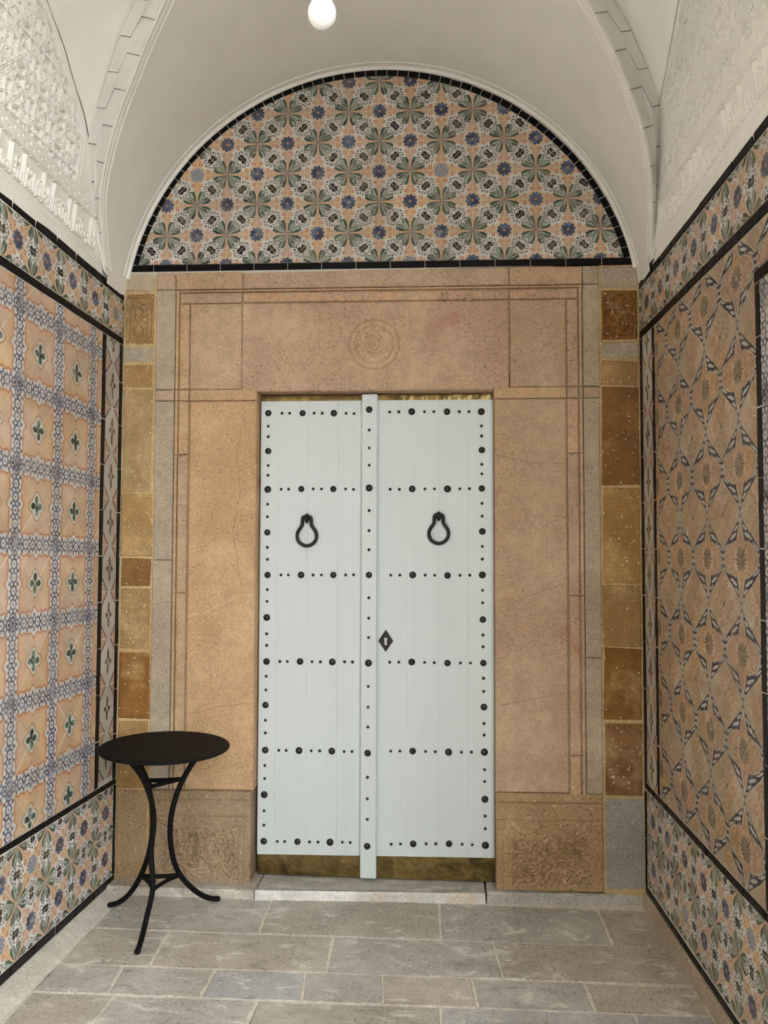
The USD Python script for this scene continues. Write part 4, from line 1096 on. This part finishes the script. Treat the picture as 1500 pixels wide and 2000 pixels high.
for e, (p, q) in zip(LE[::2], L2):
    put_stud(leafs[0], *p, True); put_stud(leafs[0], *q, True)
    for t in (0.40, 0.62): put_stud(leafs[0], *lerp(e, p, t), False)
    for t in (0.37, 0.63): put_stud(leafs[0], *lerp(p, q, t), False)
    for dx in (24, 39.5): put_stud(leafs[0], q[0] + dx, q[1] + rnd.uniform(-.5, 1), False)
R2_ = [((804, 804), (873, 804)), ((805, 955), (874, 955)), ((806, 1123), (874, 1124)), ((804, 1293), (874, 1295)), ((806, 1467), (876, 1469)), ((807, 1648), (877, 1648))]
for e, (p, q) in zip(RE[::2], R2_):
    put_stud(leafs[1], *p, True); put_stud(leafs[1], *q, True)
    for dx in (43, 25): put_stud(leafs[1], p[0] - dx, p[1] + rnd.uniform(0, 1), False)
    for t in (0.36, 0.63): put_stud(leafs[1], *lerp(p, q, t), False)
    for t in (0.36, 0.64): put_stud(leafs[1], *lerp(q, e, t), False)
BE = [(721, 800), (721, 953), (720.5, 1123), (719.5, 1295), (718, 1471), (717, 1653)]
for i, p in enumerate(BE):
    put_stud(BT, *p, True, YD - 0.026)
    if i < 5:
        for t in (0.26, 0.49, 0.71): put_stud(BT, *lerp(p, BE[i+1], t), False, YD - 0.026)
# knockers
for kx, ky, lab in ((600.5, 1012, 'pear-shaped iron ring knocker on the left leaf'), (857, 1008, 'pear-shaped iron ring knocker on the right leaf')):
    q = on_y(kx, ky, YD); sc = on_y(kx + 1, ky, YD)[0] - q[0]          # metres per pixel here
    st_path = [(q[0], YD + 0.001, q[2] - 4*sc), (q[0], YD - 0.020, q[2] - 5*sc), (q[0], YD - 0.024, q[2]), (q[0], YD - 0.020, q[2] + 4*sc), (q[0], YD + 0.001, q[2] + 4*sc)]
    kn = add(DR, 'door_knocker', trimesh.util.concatenate([tube(smooth_path(st_path, 16), 0.0075, 10), lathe([(0.0, 0), (0.012, 0), (0.011, 0.004), (0.0, 0.006)], 16).apply_transform(trimesh.transformations.rotation_matrix(math.pi/2, [1, 0, 0])).apply_translation([q[0], YD, q[2]])]), M['iron'], smooth=40, label=lab)
    hw = [(-0.0, 0.0), (-6.5, 1.0), (-8.5, 6), (-8.7, 14), (-11, 20), (-16.5, 28), (-19, 37), (-16.5, 47), (-9, 54), (0, 56.5)]
    ptsr = hw + [(-a, b) for a, b in hw[-2:0:-1]]
    ptsr = np.array(ptsr + [ptsr[0]])
    from scipy.interpolate import CubicSpline
    tt_ = np.linspace(0, 1, len(ptsr)); cs = CubicSpline(tt_, ptsr, bc_type='periodic')(np.linspace(0, 1, 73)[:-1])
    ringp = np.stack([q[0] + cs[:, 0]*sc, YD - 0.0145 + cs[:, 1]*0.00006, q[2] + 3*sc - cs[:, 1]*sc], 1)
    add(kn, 'ring', closed_tube(ringp, 0.0078, 12), M['iron'], smooth=50)
# keyhole plate
ex, ez = dpt(753.5, 1251.5); hw_, hh_ = 0.0335, 0.050
es = slab(FD, np.array([(ex, ez - hh_), (ex + hw_, ez), (ex, ez + hh_), (ex - hw_, ez)]), 0.0, 0.0055, 0.0015)[0]
ep = add(leafs[1], 'keyhole_plate', es, M['iron'], label='black diamond-shaped keyhole plate')
kh = Point(ex, ez + 0.008).buffer(0.0078, 12).union(sbox(ex - 0.0058, ez - 0.019, ex + 0.0058, ez + 0.006))
km = trimesh.creation.extrude_polygon(kh, 0.003)
km = trimesh.Trimesh(np.stack([km.vertices[:, 0], YD - 0.0048 - km.vertices[:, 2], km.vertices[:, 1]], 1), km.faces, process=False); km.fix_normals()
add(leafs[1], 'lock_cylinder', km, M['steel'], label='steel lock cylinder in the keyhole plate')

# ================================================================ TABLE
TB = thing('bistro_table', 'small round black metal bistro table with three curved legs', 'table')
c0, ct, TOP = np.array([-0.869, -0.300]), np.array([-0.829, -0.340]), 0.716
tr_ = 0.262
prof = [(0.0, -0.006), (tr_ - 0.016, -0.006), (tr_ - 0.014, -0.012), (tr_ - 0.004, -0.012), (tr_, -0.007), (tr_ - 0.002, -0.002), (tr_ - 0.006, 0.0), (tr_ - 0.012, -0.0008), (0.0, -0.0008)]
tp = lathe(prof, 96); tp.apply_transform(trimesh.transformations.rotation_matrix(0.018, [0.3, 1, 0])); tp.apply_translation([ct[0], ct[1], TOP])
add(TB, 'tabletop', tp, M['table'], smooth=40)
angs = [158.1, -83.6, 43.4]; foot = [0.252, 0.287, 0.278]
Lg = {}
legp = [(None, 0.0105), (0.225, 0.030), (0.150, 0.092), (0.088, 0.175), (0.050, 0.290), (0.043, 0.405), (0.062, 0.500), (0.105, 0.590), (0.150, 0.650), (0.195, 0.694)]
for k, (an, rf_) in enumerate(zip(angs, foot)):
    dv = np.array([math.cos(math.radians(an)), math.sin(math.radians(an))]); pts = []
    for r_, z_ in legp:
        r_ = rf_ if r_ is None else r_*(rf_/0.275 if z_ < 0.1 else 1.0)
        c = c0 + (ct - c0)*z_/TOP
        if k == 1 and z_ > 0.2: dv = np.array([math.cos(math.radians(an - 28)), math.sin(math.radians(an - 28))])
        q = c + dv*r_; pts.append((q[0], q[1], z_))
    path = smooth_path(pts, 60); Lg[k] = path
    lg = add(TB, 'leg', tube(path, np.linspace(0.0105, 0.0115, 60), 12), M['table'], smooth=50)
    fm = trimesh.creation.icosphere(2, 0.0125); fm.apply_scale([1, 1, 0.84]); fm.apply_translation(path[0] - [0, 0, 0.0]); 
    add(lg, 'foot_tip', fm, M['table'], smooth=50)
for zz_ in (0.160, 0.565):
    pk = [Lg[k][np.argmin(abs(Lg[k][:, 2] - zz_))] for k in range(3)]
    cc = np.mean(pk, 0)
    for i in range(3):
        a, b = pk[i], pk[(i+1) % 3]; mid_ = (a + b)/2*0.55 + cc*0.45
        t_ = np.linspace(0, 1, 20)[:, None]; path = (1-t_)**2*a + 2*t_*(1-t_)*mid_ + t_**2*b
        add(TB, 'brace', tube(path, 0.0085, 10), M['table'], smooth=50)

# ================================================================ BULB
r_ = ray(629, 27); bp = CAM + r_*1.99/np.linalg.norm(r_)
LB = thing('light_bulb', 'unlit white frosted bulb hanging from the vault at the top of the picture', 'light bulb')
gp = [(0.0, -0.0305), (0.008, -0.0295), (0.016, -0.0258), (0.0235, -0.0190), (0.0285, -0.0095), (0.0300, 0.0), (0.0288, 0.0095), (0.0250, 0.0185), (0.0205, 0.0260), (0.0185, 0.0330), (0.0182, 0.0400), (0.0, 0.0400)]
gb = lathe(gp, 40); gb.apply_translation(bp); add(LB, 'globe', gb, M['bulb'], smooth=50)
bs = lathe([(0.0, 0.038), (0.0195, 0.038), (0.0195, 0.070), (0.0150, 0.085), (0.0135, 0.115), (0.019, 0.118), (0.019, 0.150), (0.006, 0.165), (0.0, 0.165)], 28); bs.apply_translation(bp)
add(LB, 'lamp_holder', bs, M['bulb_base'], smooth=40)
zv = 4.25
add(LB, 'cord', tube(np.array([[bp[0], bp[1], bp[2] + 0.16], [bp[0] + 0.001, bp[1], (bp[2] + zv)/2], [bp[0], bp[1], zv]]), 0.0035, 8), M['bulb_base'], smooth=50)
